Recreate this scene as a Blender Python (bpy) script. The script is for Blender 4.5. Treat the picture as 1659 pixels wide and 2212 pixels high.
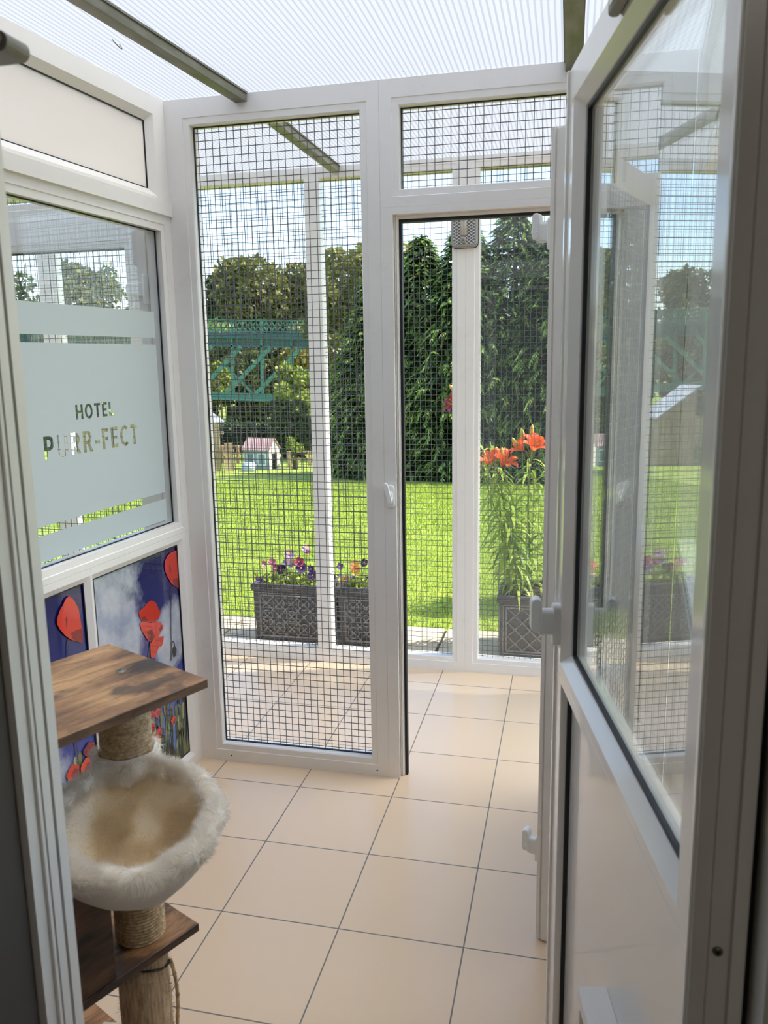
import bpy, math, random
import numpy as np
from mathutils import Vector, Matrix
from mathutils.geometry import tessellate_polygon

for o in list(bpy.data.objects):
    bpy.data.objects.remove(o, do_unlink=True)
scene = bpy.context.scene
COL = scene.collection

# ------------------------------------------------------------------ camera
FPX, CXO, CYO = 1738.207, -11.56, -16.255          # focal length and principal point in pixels of the 1659 x 2212 frame
yaw, pitch, roll = -0.23340, -0.17942, -0.0170
cam_d = bpy.data.cameras.new('camera')
cam = bpy.data.objects.new('camera', cam_d)
COL.objects.link(cam)
cam_d.sensor_fit = 'VERTICAL'
cam_d.sensor_height = 36.0
cam_d.sensor_width = 27.0
cam_d.lens = FPX * 36.0 / 2212.0
cam_d.shift_x = -CXO / 2212.0
cam_d.shift_y = CYO / 2212.0
cam_d.clip_start = 0.05
cam_d.clip_end = 400
cam_d.dof.use_dof = True
cam_d.dof.focus_distance = 3.0
cam_d.dof.aperture_fstop = 8.0
fw = Vector((math.sin(yaw) * math.cos(pitch), math.cos(yaw) * math.cos(pitch), math.sin(pitch)))
rt = Vector((math.cos(yaw), -math.sin(yaw), 0))
up = rt.cross(fw)
r2 = rt * math.cos(roll) + up * math.sin(roll)
u2 = -rt * math.sin(roll) + up * math.cos(roll)
M = Matrix(((r2.x, u2.x, -fw.x, 1.2283), (r2.y, u2.y, -fw.y, -2.4868), (r2.z, u2.z, -fw.z, 1.4875), (0, 0, 0, 1)))
cam.matrix_world = M
scene.camera = cam

# ------------------------------------------------------------------ view, sky, sun
scene.view_settings.view_transform = 'Standard'
scene.view_settings.look = 'None'
scene.view_settings.gamma = 1.0
scene.view_settings.use_curve_mapping = False
scene.view_settings.exposure = 0.98
scene.cycles.max_bounces = 14
scene.cycles.diffuse_bounces = 8
scene.cycles.glossy_bounces = 5
scene.cycles.transmission_bounces = 8
scene.cycles.transparent_max_bounces = 24
scene.cycles.sample_clamp_indirect = 6.0
scene.cycles.caustics_reflective = False
scene.cycles.caustics_refractive = True
scene.cycles.use_denoising = True

SUN = Vector((0.60, 0.165, 0.79)).normalized()       # towards the sun
w = bpy.data.worlds.new('sky')
scene.world = w
w.use_nodes = True
nt = w.node_tree
bg = nt.nodes['Background']
sky = nt.nodes.new('ShaderNodeTexSky')
sky.sky_type = 'NISHITA'
sky.sun_disc = False
sky.sun_elevation = math.asin(SUN.z)
sky.sun_rotation = math.atan2(SUN.x, SUN.y)
sky.air_density = 1.0
sky.dust_density = 1.0
sky.ozone_density = 1.8
nt.links.new(sky.outputs[0], bg.inputs[0])
bg.inputs[1].default_value = 0.24
sun_d = bpy.data.lights.new('sun', 'SUN')
sun_d.energy = 4.6
sun_d.angle = math.radians(0.55)
sun_d.color = (1.0, 0.945, 0.84)
sun = bpy.data.objects.new('sun', sun_d)
COL.objects.link(sun)
sun.rotation_euler = SUN.to_track_quat('Z', 'Y').to_euler()
sun.location = (8, 3, 12)

# ------------------------------------------------------------------ materials
def lin(r, g, b):
    f = lambda c: (c / 255) / 12.92 if c / 255 <= 0.04045 else ((c / 255 + 0.055) / 1.055) ** 2.4
    return (f(r), f(g), f(b), 1)

def mat(name, rgb, rough=0.5, metal=0.0, coat=0.0, spec=0.5):
    m = bpy.data.materials.new(name)
    m.use_nodes = True
    b = m.node_tree.nodes['Principled BSDF']
    b.inputs['Base Color'].default_value = lin(*rgb)
    b.inputs['Roughness'].default_value = rough
    b.inputs['Metallic'].default_value = metal
    b.inputs['Coat Weight'].default_value = coat
    b.inputs['Coat Roughness'].default_value = 0.04
    b.inputs['Specular IOR Level'].default_value = spec
    return m

class N:
    """small helper for building node trees"""
    def __init__(s, m):
        s.t = m.node_tree
        s.p = s.t.nodes.get('Principled BSDF')
        s.out = s.t.nodes.get('Material Output')
    def n(s, typ, **kw):
        nd = s.t.nodes.new(typ)
        for k, v in kw.items():
            if isinstance(v, tuple) and len(v) == 2 and v[0] == 'in':
                continue
            setattr(nd, k, v)
        return nd
    def l(s, a, b):
        s.t.links.new(a, b)
    def math(s, op, a, b=None, c=None):
        nd = s.t.nodes.new('ShaderNodeMath')
        nd.operation = op
        for k, v in enumerate((a, b, c)):
            if v is None: continue
            if isinstance(v, (int, float)): nd.inputs[k].default_value = v
            else: s.l(v, nd.inputs[k])
        return nd.outputs[0]
    def mix(s, fac, a, b):
        nd = s.t.nodes.new('ShaderNodeMix')
        nd.data_type = 'RGBA'
        for sock, v in ((nd.inputs[0], fac), (nd.inputs[6], a), (nd.inputs[7], b)):
            if isinstance(v, (int, float)): sock.default_value = v
            elif isinstance(v, tuple): sock.default_value = v
            else: s.l(v, sock)
        return nd.outputs[2]
    def noise(s, vec, scale, detail=4, rough=0.5):
        nd = s.t.nodes.new('ShaderNodeTexNoise')
        nd.inputs['Scale'].default_value = scale
        nd.inputs['Detail'].default_value = detail
        nd.inputs['Roughness'].default_value = rough
        if vec is not None: s.l(vec, nd.inputs['Vector'])
        return nd.outputs['Fac']
    def ramp(s, fac, stops):
        nd = s.t.nodes.new('ShaderNodeValToRGB')
        el = nd.color_ramp.elements
        while len(el) < len(stops): el.new(0.5)
        for e, (p, c) in zip(el, stops):
            e.position = p; e.color = c
        s.l(fac, nd.inputs[0])
        return nd.outputs[0]
    def coord(s, kind='Object', scale=(1, 1, 1), rot=(0, 0, 0), loc=(0, 0, 0)):
        tc = s.t.nodes.new('ShaderNodeTexCoord')
        mp = s.t.nodes.new('ShaderNodeMapping')
        mp.inputs['Scale'].default_value = scale
        mp.inputs['Rotation'].default_value = rot
        mp.inputs['Location'].default_value = loc
        s.l(tc.outputs[kind], mp.inputs['Vector'])
        return mp.outputs[0]
    def bump(s, h, strength=0.3, dist=0.01):
        nd = s.t.nodes.new('ShaderNodeBump')
        nd.inputs['Strength'].default_value = strength
        nd.inputs['Distance'].default_value = dist
        s.l(h, nd.inputs['Height'])
        s.l(nd.outputs[0], s.p.inputs['Normal'])
    def sep(s, vec):
        nd = s.t.nodes.new('ShaderNodeSeparateXYZ')
        s.l(vec, nd.inputs[0])
        return nd.outputs

# white upvc with faint grime
M_upvc = mat('white_upvc', (236, 235, 236), 0.22)
q = N(M_upvc)
v = q.coord('Object')
q.l(q.mix(q.math('MULTIPLY', q.ramp(q.noise(v, 9, 6, 0.7), [(0.55, (0, 0, 0, 1)), (0.8, (1, 1, 1, 1))]), 0.35), lin(238, 235, 230), lin(214, 209, 200)), q.p.inputs['Base Color'])
M_upvc_gloss = mat('white_upvc_gloss', (240, 236, 231), 0.11, coat=0.2)
M_panel = mat('white_infill_panel', (247, 240, 233), 0.18)
M_gasket = mat('black_gasket', (22, 23, 28), 0.5)
M_wire = mat('galvanised_wire', (106, 106, 106), 0.5, metal=0.25)
M_alu = mat('weathered_aluminium', (135, 133, 122), 0.45, metal=0.5)
q = N(M_alu)
q.l(q.ramp(q.noise(q.coord('Object', (8, 2, 8)), 3, 5), [(0.35, lin(140, 136, 126)), (0.6, lin(112, 112, 92))]), q.p.inputs['Base Color'])
M_grey_plastic = mat('grey_plastic', (128, 124, 120), 0.5)
M_white_plastic = mat('white_plastic', (240, 240, 238), 0.3)
M_screw = mat('screw_metal', (130, 126, 112), 0.4, metal=0.8)
M_dark_wall = mat('dark_room_wall', (84, 78, 74), 0.9)
M_room_wall = mat('room_wall', (206, 200, 190), 0.9)
M_dark_floor = mat('room_floor', (170, 156, 138), 0.6)

# glazed beige floor tiles, 333 mm, grey grout
M_tile = mat('beige_floor_tile', (214, 194, 166), 0.24)
q = N(M_tile)
v = q.coord('Object')
sx = q.sep(v)
T = 0.333
def dist_line(o):
    f = q.math('FRACT', q.math('ADD', q.math('DIVIDE', o, T), 100.5))
    return q.math('ABSOLUTE', q.math('SUBTRACT', f, 0.5))
dmin = q.math('MINIMUM', dist_line(sx[0]), dist_line(sx[1]))
grout = q.math('LESS_THAN', dmin, 0.0058)
cell = q.n('ShaderNodeTexWhiteNoise', noise_dimensions='2D')
fl = q.n('ShaderNodeVectorMath', operation='FLOOR')
dv = q.n('ShaderNodeVectorMath', operation='SCALE')
dv.inputs['Scale'].default_value = 1 / T
q.l(v, dv.inputs[0]); q.l(dv.outputs[0], fl.inputs[0]); q.l(fl.outputs[0], cell.inputs[0])
base = q.mix(cell.outputs['Value'], lin(226, 200, 168), lin(231, 206, 174))
base = q.mix(q.math('MULTIPLY', q.noise(v, 2.2, 3), 0.5), base, lin(223, 198, 170))
gcol = q.mix(q.noise(v, 30, 4), lin(96, 92, 88), lin(140, 134, 126))
q.l(q.mix(grout, base, gcol), q.p.inputs['Base Color'])
q.l(q.math('ADD', q.math('MULTIPLY', grout, 0.5), 0.22), q.p.inputs['Roughness'])
q.bump(q.math('SUBTRACT', 1.0, grout), 0.25, 0.002)

# fluted polycarbonate roofing
M_poly = bpy.data.materials.new('fluted_polycarbonate')
M_poly.use_nodes = True
q = N(M_poly)
q.t.nodes.remove(q.p)
v = q.coord('Object')
sx = q.sep(v)
flute = q.math('FRACT', q.math('MULTIPLY', sx[0], 62.0))
web = q.math('LESS_THAN', q.math('ABSOLUTE', q.math('SUBTRACT', flute, 0.5)), 0.17)
tint = q.mix(q.noise(q.coord('Object', (30, 0.6, 1)), 1.0, 3), lin(203, 204, 205), lin(210, 210, 208))
tint = q.mix(web, tint, lin(182, 185, 187))
specks = q.ramp(q.noise(v, 55, 2, 0.5), [(0.76, (1, 1, 1, 1)), (0.80, (0.55, 0.53, 0.5, 1))])
mm = q.n('ShaderNodeMix', data_type='RGBA', blend_type='MULTIPLY')
mm.inputs[0].default_value = 1.0
q.l(tint, mm.inputs[6]); q.l(specks, mm.inputs[7])
tr = q.n('ShaderNodeBsdfTranslucent'); df = q.n('ShaderNodeBsdfDiffuse'); ms = q.n('ShaderNodeMixShader')
rf = q.n('ShaderNodeBsdfRefraction'); rf.inputs['Roughness'].default_value = 0.85; rf.inputs['IOR'].default_value = 1.5
rf.inputs[0].default_value = (1, 1, 1, 1)
q.l(mm.outputs[2], tr.inputs[0]); q.l(mm.outputs[2], df.inputs[0])
ms.inputs[0].default_value = 0.28
q.l(tr.outputs[0], ms.inputs[1]); q.l(df.outputs[0], ms.inputs[2])
m2 = q.n('ShaderNodeMixShader'); m2.inputs[0].default_value = 0.44
q.l(ms.outputs[0], m2.inputs[1]); q.l(rf.outputs[0], m2.inputs[2])
q.l(m2.outputs[0], q.out.inputs[0])

def glass_mat(name, tint, gain=1.0, ior=1.5, haze=0.0, haze_rgb=(200, 205, 205)):
    """clear pane: straight-through transmission plus a Fresnel mirror"""
    m = bpy.data.materials.new(name)
    m.use_nodes = True
    q = N(m)
    q.t.nodes.remove(q.p)
    ge = q.n('ShaderNodeNewGeometry')
    dt = q.n('ShaderNodeVectorMath', operation='DOT_PRODUCT')
    q.l(ge.outputs['Normal'], dt.inputs[0]); q.l(ge.outputs['Incoming'], dt.inputs[1])
    f0 = ((ior - 1) / (ior + 1)) ** 2
    sch = q.math('ADD', q.math('MULTIPLY', q.math('POWER', q.math('SUBTRACT', 1.0, q.math('ABSOLUTE', dt.outputs['Value'])), 5.0), 1 - f0), f0)
    tp = q.n('ShaderNodeBsdfTransparent'); tp.inputs[0].default_value = tint
    gl = q.n('ShaderNodeBsdfGlossy'); gl.inputs['Roughness'].default_value = 0.0
    gl.inputs[0].default_value = (0.95, 0.97, 0.97, 1)
    ms = q.n('ShaderNodeMixShader')
    q.l(q.math('MINIMUM', q.math('MULTIPLY', sch, gain), 1.0), ms.inputs[0])
    q.l(tp.outputs[0], ms.inputs[1]); q.l(gl.outputs[0], ms.inputs[2])
    last = ms.outputs[0]
    if haze > 0:
        d = q.n('ShaderNodeBsdfDiffuse'); d.inputs[0].default_value = lin(*haze_rgb)
        m2 = q.n('ShaderNodeMixShader'); m2.inputs[0].default_value = haze
        q.l(last, m2.inputs[1]); q.l(d.outputs[0], m2.inputs[2]); last = m2.outputs[0]
    q.l(last, q.out.inputs[0])
    return m
M_glass = glass_mat('clear_glass', (0.97, 0.985, 0.98, 1))
M_glass_haze = glass_mat('dusty_clear_sheet', (0.96, 0.97, 0.97, 1), haze=0.06, haze_rgb=(190, 200, 205))

M_film = bpy.data.materials.new('frosted_film')
M_film.use_nodes = True
q = N(M_film)
q.t.nodes.remove(q.p)
tr = q.n('ShaderNodeBsdfTranslucent'); tr.inputs[0].default_value = lin(222, 230, 228)
df = q.n('ShaderNodeBsdfDiffuse'); df.inputs[0].default_value = lin(206, 214, 212)
ms = q.n('ShaderNodeMixShader'); ms.inputs[0].default_value = 0.5
q.l(tr.outputs[0], ms.inputs[1]); q.l(df.outputs[0], ms.inputs[2]); q.l(ms.outputs[0], q.out.inputs[0])

# rustic brown board: grain along local y
def wood(name, dark, mid, light, dark_amt=0.8):
    m = mat(name, mid, 0.42)
    q = N(m)
    wv = q.n('ShaderNodeTexNoise'); wv.inputs['Scale'].default_value = 9.0; wv.inputs['Detail'].default_value = 3
    v0 = q.coord('Object'); q.l(v0, wv.inputs['Vector'])
    add = q.n('ShaderNodeVectorMath', operation='MULTIPLY_ADD')
    add.inputs[1].default_value = (0.022, 0.022, 0.022)
    q.l(wv.outputs['Color'], add.inputs[0]); q.l(v0, add.inputs[2])
    def warped(scale):
        mp = q.n('ShaderNodeMapping'); mp.inputs['Scale'].default_value = scale
        q.l(add.outputs[0], mp.inputs['Vector']); return mp.outputs[0]
    broad = q.noise(warped((11, 3.2, 11)), 1.5, 5, 0.6)
    c = q.ramp(broad, [(0.34, lin(*dark)), (0.47, lin(*mid)), (0.62, lin(*light))])
    streak = q.ramp(q.noise(warped((70, 4.5, 70)), 1.6, 7, 0.7), [(0.34, (0.50, 0.46, 0.42, 1)), (0.50, (0.92, 0.9, 0.88, 1)), (0.66, (1.15, 1.12, 1.05, 1))])
    mm = q.n('ShaderNodeMix', data_type='RGBA', blend_type='MULTIPLY'); mm.inputs[0].default_value = 0.9
    q.l(c, mm.inputs[6]); q.l(streak, mm.inputs[7])
    blot = q.ramp(q.noise(warped((13, 8, 13)), 1.0, 4, 0.6), [(0.56, (0, 0, 0, 1)), (0.66, (1, 1, 1, 1))])
    c = q.mix(q.math('MULTIPLY', blot, dark_amt), mm.outputs[2], lin(*dark))
    q.l(c, q.p.inputs['Base Color'])
    q.bump(broad, 0.08, 0.003)
    return m
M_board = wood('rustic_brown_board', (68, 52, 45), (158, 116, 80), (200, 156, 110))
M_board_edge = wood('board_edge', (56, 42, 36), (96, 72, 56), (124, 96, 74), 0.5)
M_box_wood = wood('dark_rustic_board', (46, 34, 28), (92, 66, 48), (120, 88, 62), 0.8)

# sisal
M_sisal = mat('sisal_rope', (196, 168, 126), 0.9)
q = N(M_sisal)
v = q.coord('Object', (1, 1, 1))
q.l(q.ramp(q.noise(v, 130, 4), [(0.3, lin(166, 136, 98)), (0.7, lin(228, 204, 164))]), q.p.inputs['Base Color'])
q.bump(q.noise(q.coord('Object', (60, 60, 260)), 3, 3), 0.6, 0.003)
M_sisal_matt = mat('sisal_matting', (188, 164, 130), 0.95)
q = N(M_sisal_matt)
q.l(q.ramp(q.noise(q.coord('Object', (90, 90, 12)), 2, 5), [(0.3, lin(158, 132, 102)), (0.7, lin(220, 198, 166))]), q.p.inputs['Base Color'])

def rand_mat(name, stops, rough=0.6, trans=0.0, spec=0.3):
    """colour differs from one small piece (leaf, hair, blade) to the next"""
    m = mat(name, (128, 128, 128), rough, spec=spec)
    q = N(m)
    g = q.n('ShaderNodeNewGeometry')
    c = q.ramp(g.outputs['Random Per Island'], stops)
    q.l(c, q.p.inputs['Base Color'])
    if trans > 0:
        tr = q.n('ShaderNodeBsdfTranslucent')
        q.l(c, tr.inputs[0])
        ms = q.n('ShaderNodeMixShader'); ms.inputs[0].default_value = trans
        q.l(q.p.outputs[0], ms.inputs[1]); q.l(tr.outputs[0], ms.inputs[2]); q.l(ms.outputs[0], q.out.inputs[0])
    return m
M_fur_cream = rand_mat('cream_plush', [(0, lin(246, 236, 216)), (1, lin(254, 248, 234))], 0.95, 0.6)
M_fur_white = rand_mat('white_plush', [(0, lin(248, 242, 232)), (1, lin(254, 251, 246))], 0.95, 0.6)
M_fabric = mat('off_white_fabric', (238, 230, 218), 0.95)

# ------------------------------------------------------------------ geometry helpers
class MB:
    """collects faces, then links them as ONE mesh object"""
    def __init__(s):
        s.v = []; s.f = []; s.m = []; s.sm = []
    def add(s, verts, faces, m=0, smooth=False, mtx=None):
        o = len(s.v)
        for p in verts:
            p = Vector(p)
            s.v.append(tuple(mtx @ p) if mtx is not None else tuple(p))
        for f in faces:
            s.f.append(tuple(i + o for i in f)); s.m.append(m); s.sm.append(smooth)
        return s
    def box(s, x0, x1, y0, y1, z0, z1, m=0, mtx=None):
        v = [(x, y, z) for z in (z0, z1) for y in (y0, y1) for x in (x0, x1)]
        return s.add(v, [(0, 2, 3, 1), (4, 5, 7, 6), (0, 1, 5, 4), (2, 6, 7, 3), (0, 4, 6, 2), (1, 3, 7, 5)], m, False, mtx)
    def rbox(s, x0, x1, y0, y1, z0, z1, r, m=0, mtx=None, seg=4, axis='z'):
        """box with corners rounded about one axis"""
        a = dict(x=(0, 1, 2), y=(1, 2, 0), z=(2, 0, 1))[axis]
        lo = [x0, y0, z0]; hi = [x1, y1, z1]
        h0, h1 = lo[a[0]], hi[a[0]]; u0, u1 = lo[a[1]], hi[a[1]]; w0, w1 = lo[a[2]], hi[a[2]]
        pts = []
        for (cu, cw, st) in ((u1 - r, w1 - r, 0), (u0 + r, w1 - r, 1), (u0 + r, w0 + r, 2), (u1 - r, w0 + r, 3)):
            for k in range(seg + 1):
                t = (st + k / seg) * math.pi / 2
                pts.append((cu + r * math.cos(t), cw + r * math.sin(t)))
        n = len(pts); V = []
        for h in (h0, h1):
            for (u, w_) in pts:
                p = [0, 0, 0]; p[a[0]] = h; p[a[1]] = u; p[a[2]] = w_
                V.append(tuple(p))
        F = [tuple(range(n - 1, -1, -1)), tuple(range(n, 2 * n))] + [(i, (i + 1) % n, n + (i + 1) % n, n + i) for i in range(n)]
        return s.add(V, F, m, False, mtx)
    def prism(s, pts, y0, y1, m=0, mtx=None):
        """polygon in (x, z) extruded along y"""
        n = len(pts)
        V = [(p[0], y0, p[1]) for p in pts] + [(p[0], y1, p[1]) for p in pts]
        F = [tuple(range(n)), tuple(range(2 * n - 1, n - 1, -1))] + [(i, n + i, n + (i + 1) % n, (i + 1) % n) for i in range(n)]
        return s.add(V, F, m, False, mtx)
    def tube(s, path, r, m=0, sides=8, caps=True, mtx=None, smooth=True):
        path = [Vector(p) for p in path]
        rr = r if isinstance(r, (list, tuple)) else [r] * len(path)
        V = []; F = []
        ref = Vector((0.13, 0.27, 0.95))
        for i, p in enumerate(path):
            d = (path[min(i + 1, len(path) - 1)] - path[max(i - 1, 0)]).normalized()
            if abs(d.dot(ref)) > 0.96: ref = Vector((0.9, 0.3, 0.1))
            a = d.cross(ref).normalized(); b = d.cross(a).normalized()
            for k in range(sides):
                t = 2 * math.pi * k / sides
                V.append(p + (a * math.cos(t) + b * math.sin(t)) * rr[i])
        for i in range(len(path) - 1):
            for k in range(sides):
                F.append((i * sides + k, i * sides + (k + 1) % sides, (i + 1) * sides + (k + 1) % sides, (i + 1) * sides + k))
        if caps:
            F.append(tuple(range(sides - 1, -1, -1))); F.append(tuple(range((len(path) - 1) * sides, len(path) * sides)))
        return s.add(V, F, m, smooth, mtx)
    def lathe(s, prof, m=0, seg=32, mtx=None, smooth=True, wob=None):
        """profile of (radius, z) about the z axis"""
        V = []; F = []
        for i, (r, z) in enumerate(prof):
            for k in range(seg):
                t = 2 * math.pi * k / seg
                q_ = wob(t, i) if wob else 0
                V.append(((r + q_) * math.cos(t), (r + q_) * math.sin(t), z))
        for i in range(len(prof) - 1):
            for k in range(seg):
                F.append((i * seg + k, i * seg + (k + 1) % seg, (i + 1) * seg + (k + 1) % seg, (i + 1) * seg + k))
        return s.add(V, F, m, smooth, mtx)
    def frame(s, O, I, D, y0=0.0, sgn=1.0, prof=None, m=0, mtx=None):
        """mitred rectangular frame in the x-z plane. O, I = outer / inner (x0, x1, z0, z1); front face at y0, depth D along sgn*y"""
        prof = prof or [(0.024, 0.0), (0.022, 0.003), (0.003, 0.004), (0.0, 0.008), (0.0, D - 0.008), (0.003, D - 0.004), (0.022, D - 0.003), (0.024, D)]
        rings = [(O, 0.0)]
        for (k, d) in prof:
            rings.append(((I[0] - k, I[1] + k, I[2] - k, I[3] + k), d))
        rings.append((O, D))
        V = []; F = []
        for (R, d) in rings:
            y = y0 + sgn * d
            V += [(R[0], y, R[2]), (R[1], y, R[2]), (R[1], y, R[3]), (R[0], y, R[3])]
        n = len(rings)
        for i in range(n):
            j = (i + 1) % n
            for k in range(4):
                a = (i * 4 + k, i * 4 + (k + 1) % 4, j * 4 + (k + 1) % 4, j * 4 + k)
                F.append(a if sgn > 0 else a[::-1])
        return s.add(V, F, m, False, mtx)
    def build(s, name, mats, parent=None, mtx=None, bevel=0.0, auto=True):
        me = bpy.data.meshes.new(name)
        me.from_pydata(s.v, [], s.f)
        for mm_ in (mats if isinstance(mats, (list, tuple)) else [mats]): me.materials.append(mm_)
        me.polygons.foreach_set('material_index', s.m)
        me.polygons.foreach_set('use_smooth', s.sm)
        me.update()
        o = bpy.data.objects.new(name, me)
        COL.objects.link(o)
        if parent is not None: o.parent = parent
        if mtx is not None: o.matrix_local = mtx
        if bevel > 0:
            b = o.modifiers.new('edge', 'BEVEL'); b.width = bevel; b.segments = 2; b.limit_method = 'ANGLE'; b.angle_limit = math.radians(50)
        return o

def tri_mesh(name, V, F, mats, parent=None, idx=None, smooth=False):
    """big mesh from numpy arrays: V (n,3), F (m,3)"""
    me = bpy.data.meshes.new(name)
    me.vertices.add(len(V)); me.vertices.foreach_set('co', np.asarray(V, np.float32).ravel())
    k = F.shape[1]
    me.loops.add(F.size); me.loops.foreach_set('vertex_index', F.astype(np.int32).ravel())
    me.polygons.add(len(F))
    me.polygons.foreach_set('loop_start', np.arange(0, F.size, k, dtype=np.int32))
    me.polygons.foreach_set('loop_total', np.full(len(F), k, np.int32))
    for mm_ in (mats if isinstance(mats, (list, tuple)) else [mats]): me.materials.append(mm_)
    if idx is not None: me.polygons.foreach_set('material_index', np.asarray(idx, np.int32))
    me.update(calc_edges=True)
    me.validate()
    o = bpy.data.objects.new(name, me)
    COL.objects.link(o)
    if parent is not None: o.parent = parent
    return o

def tag(o, label=None, cat=None, group=None, kind=None):
    if label: o['label'] = label
    if cat: o['category'] = cat
    if group: o['group'] = group
    if kind: o['kind'] = kind
    return o

def empty(name, loc=(0, 0, 0), rz=0.0, **kw):
    o = bpy.data.objects.new(name, None)
    COL.objects.link(o)
    o.location = loc; o.rotation_euler = (0, 0, rz)
    o.empty_display_size = 0.1
    return tag(o, **kw)

def copy_tree(o, parent=None):
    c = o.copy(); COL.objects.link(c)
    if parent is not None: c.parent = parent
    for ch in o.children: copy_tree(ch, c)
    return c

def wire_mesh(x0, x1, z0, z1, y, cell=0.0254, r=0.00100, ox=0.3, oz=0.4):
    """welded square mesh in the x-z plane"""
    b = MB()
    def bar(p, q_, rr):
        d = Vector(q_) - Vector(p)
        if abs(d.z) > abs(d.x): a, c = Vector((1, 0, 0)), Vector((0, 1, 0))
        else: a, c = Vector((0, 0, 1)), Vector((0, 1, 0))
        V = []
        for e in (p, q_):
            for (i, j) in ((1, 1), (-1, 1), (-1, -1), (1, -1)):
                V.append(Vector(e) + a * i * rr + c * j * rr)
        b.add(V, [(0, 1, 5, 4), (1, 2, 6, 5), (2, 3, 7, 6), (3, 0, 4, 7)], 0, True)
    x = x0 + cell * ox
    while x < x1:
        bar((x, y, z0), (x, y, z1), r); x += cell
    z = z0 + cell * oz
    while z < z1:
        bar((x0, y + 2 * r, z), (x1, y + 2 * r, z), r); z += cell
    return b

def gasket(b, I, y, t=0.004, d=0.006, m=0, mtx=None):
    x0, x1, z0, z1 = I
    b.box(x0, x0 + t, y, y + d, z0, z1, m, mtx); b.box(x1 - t, x1, y, y + d, z0, z1, m, mtx)
    b.box(x0 + t, x1 - t, y, y + d, z0, z0 + t, m, mtx); b.box(x0 + t, x1 - t, y, y + d, z1 - t, z1, m, mtx)

def catch(parent, mtx, tilt=0.0, s=1.0, name='catch', mat_=None):
    """white cockspur catch: a base block with a rounded paddle lever; local +y points out of the frame face, z up"""
    mat_ = mat_ or M_white_plastic
    base = MB()
    base.rbox(-0.011 * s, 0.011 * s, -0.001, 0.012 * s, -0.035 * s, 0.035 * s, 0.008 * s, axis='y')
    base.rbox(-0.010 * s, 0.010 * s, 0.010 * s, 0.034 * s, -0.018 * s, 0.026 * s, 0.007 * s, axis='y')
    o = base.build(name, mat_, parent, mtx, bevel=0.002)
    lev = MB()
    lev.rbox(-0.012 * s, 0.012 * s, 0.030 * s, 0.048 * s, -0.012 * s, 0.046 * s, 0.0085 * s, axis='x')
    lev.tube([(-0.0125 * s, 0.036 * s, 0.004 * s), (0.0125 * s, 0.036 * s, 0.004 * s)], 0.005 * s, sides=12)
    lo = lev.build('lever', mat_, o, Matrix.Rotation(tilt, 4, 'Y'), bevel=0.003)
    return o

# ------------------------------------------------------------------ the setting
RZ90 = Matrix.Rotation(math.pi / 2, 4, 'Z')
RZ180 = Matrix.Rotation(math.pi, 4, 'Z')
YF, DF = 0.127, 0.068            # far partition: room face and depth
LW_A = -0.0836                   # the side partitions run 4.8 degrees off the tile grid
ROOF = 2.338

def struct(o, label=None, cat=None):
    return tag(o, label, cat, kind='structure')

b = MB(); b.box(-3.6, 3.6, -1.72, 1.25, -0.06, 0.0)
struct(b.build('floor', M_tile), 'beige glazed square floor tiles with grey grout through pen and corridor', 'floor')

me = bpy.data.meshes.new('ceiling')
me.from_pydata([(-3.6, -1.80, ROOF), (3.6, -1.80, ROOF), (3.6, 1.40, ROOF), (-3.6, 1.40, ROOF)], [], [(0, 1, 2, 3)])
me.materials.append(M_poly)
ceil = bpy.data.objects.new('ceiling', me); COL.objects.link(ceil)
struct(ceil, 'fluted white translucent roof sheets over pen and corridor', 'roof')

def beam(name, p, q_, wid=0.040, h=0.030, label=None):
    p = Vector((p[0], p[1], 0)); q_ = Vector((q_[0], q_[1], 0)); d = q_ - p
    b = MB()
    L = d.length
    b.box(-wid / 2, wid / 2, 0, L, -h, 0)
    b.box(-wid / 2 - 0.004, wid / 2 + 0.004, 0, L, -0.006, 0)
    o = b.build(name, M_alu)
    o.location = (p.x, p.y, ROOF - 0.0006); o.rotation_euler = (0, 0, math.atan2(-d.x, d.y))
    return struct(o, label, 'roof bar')
beam('trim_1', (0.017, -1.66), (0.174, YF - 0.001), label='dull grey metal glazing bar crossing the pen roof above the printed poppy panels')
beam('trim_2', (0.186, 0.197), (0.186, 1.168), label='greenish grey metal glazing bar on corridor roof beyond tall mesh window')
beam('trim_3', (1.216, -1.66), (1.216, YF - 0.001), label='broad grey metal glazing bar on the roof above the white glazed door', wid=0.046)
beam('trim_4', (1.216, 0.197), (1.216, 1.168), label='grey metal glazing bar over the corridor beyond the open mesh door')
beam('trim_5', (-0.92, 0.197), (-0.92, 1.168), label='grey metal glazing bar over the corridor outside the neighbouring pen')
for k, (hx, hy) in enumerate(((0.075, -0.42), (0.186, 0.86))):
    b = MB()
    b.tube([(0.028 * math.sin(t) * 0.5, 0.018 * math.cos(t), -0.018 * math.sin(t)) for t in np.linspace(0, math.pi, 9)], 0.0012, sides=6)
    o = b.build('wire_hook', M_alu)
    o.location = (hx + (-0.022 if k == 0 else 0.0), hy, ROOF - 0.030 + (0.0 if k else 0.004))
    tag(o, ['thin wire hook hanging from the roof bar above the pen', 'thin wire hook hanging from the corridor roof bar beyond the mesh window'][k], 'hook')

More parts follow.
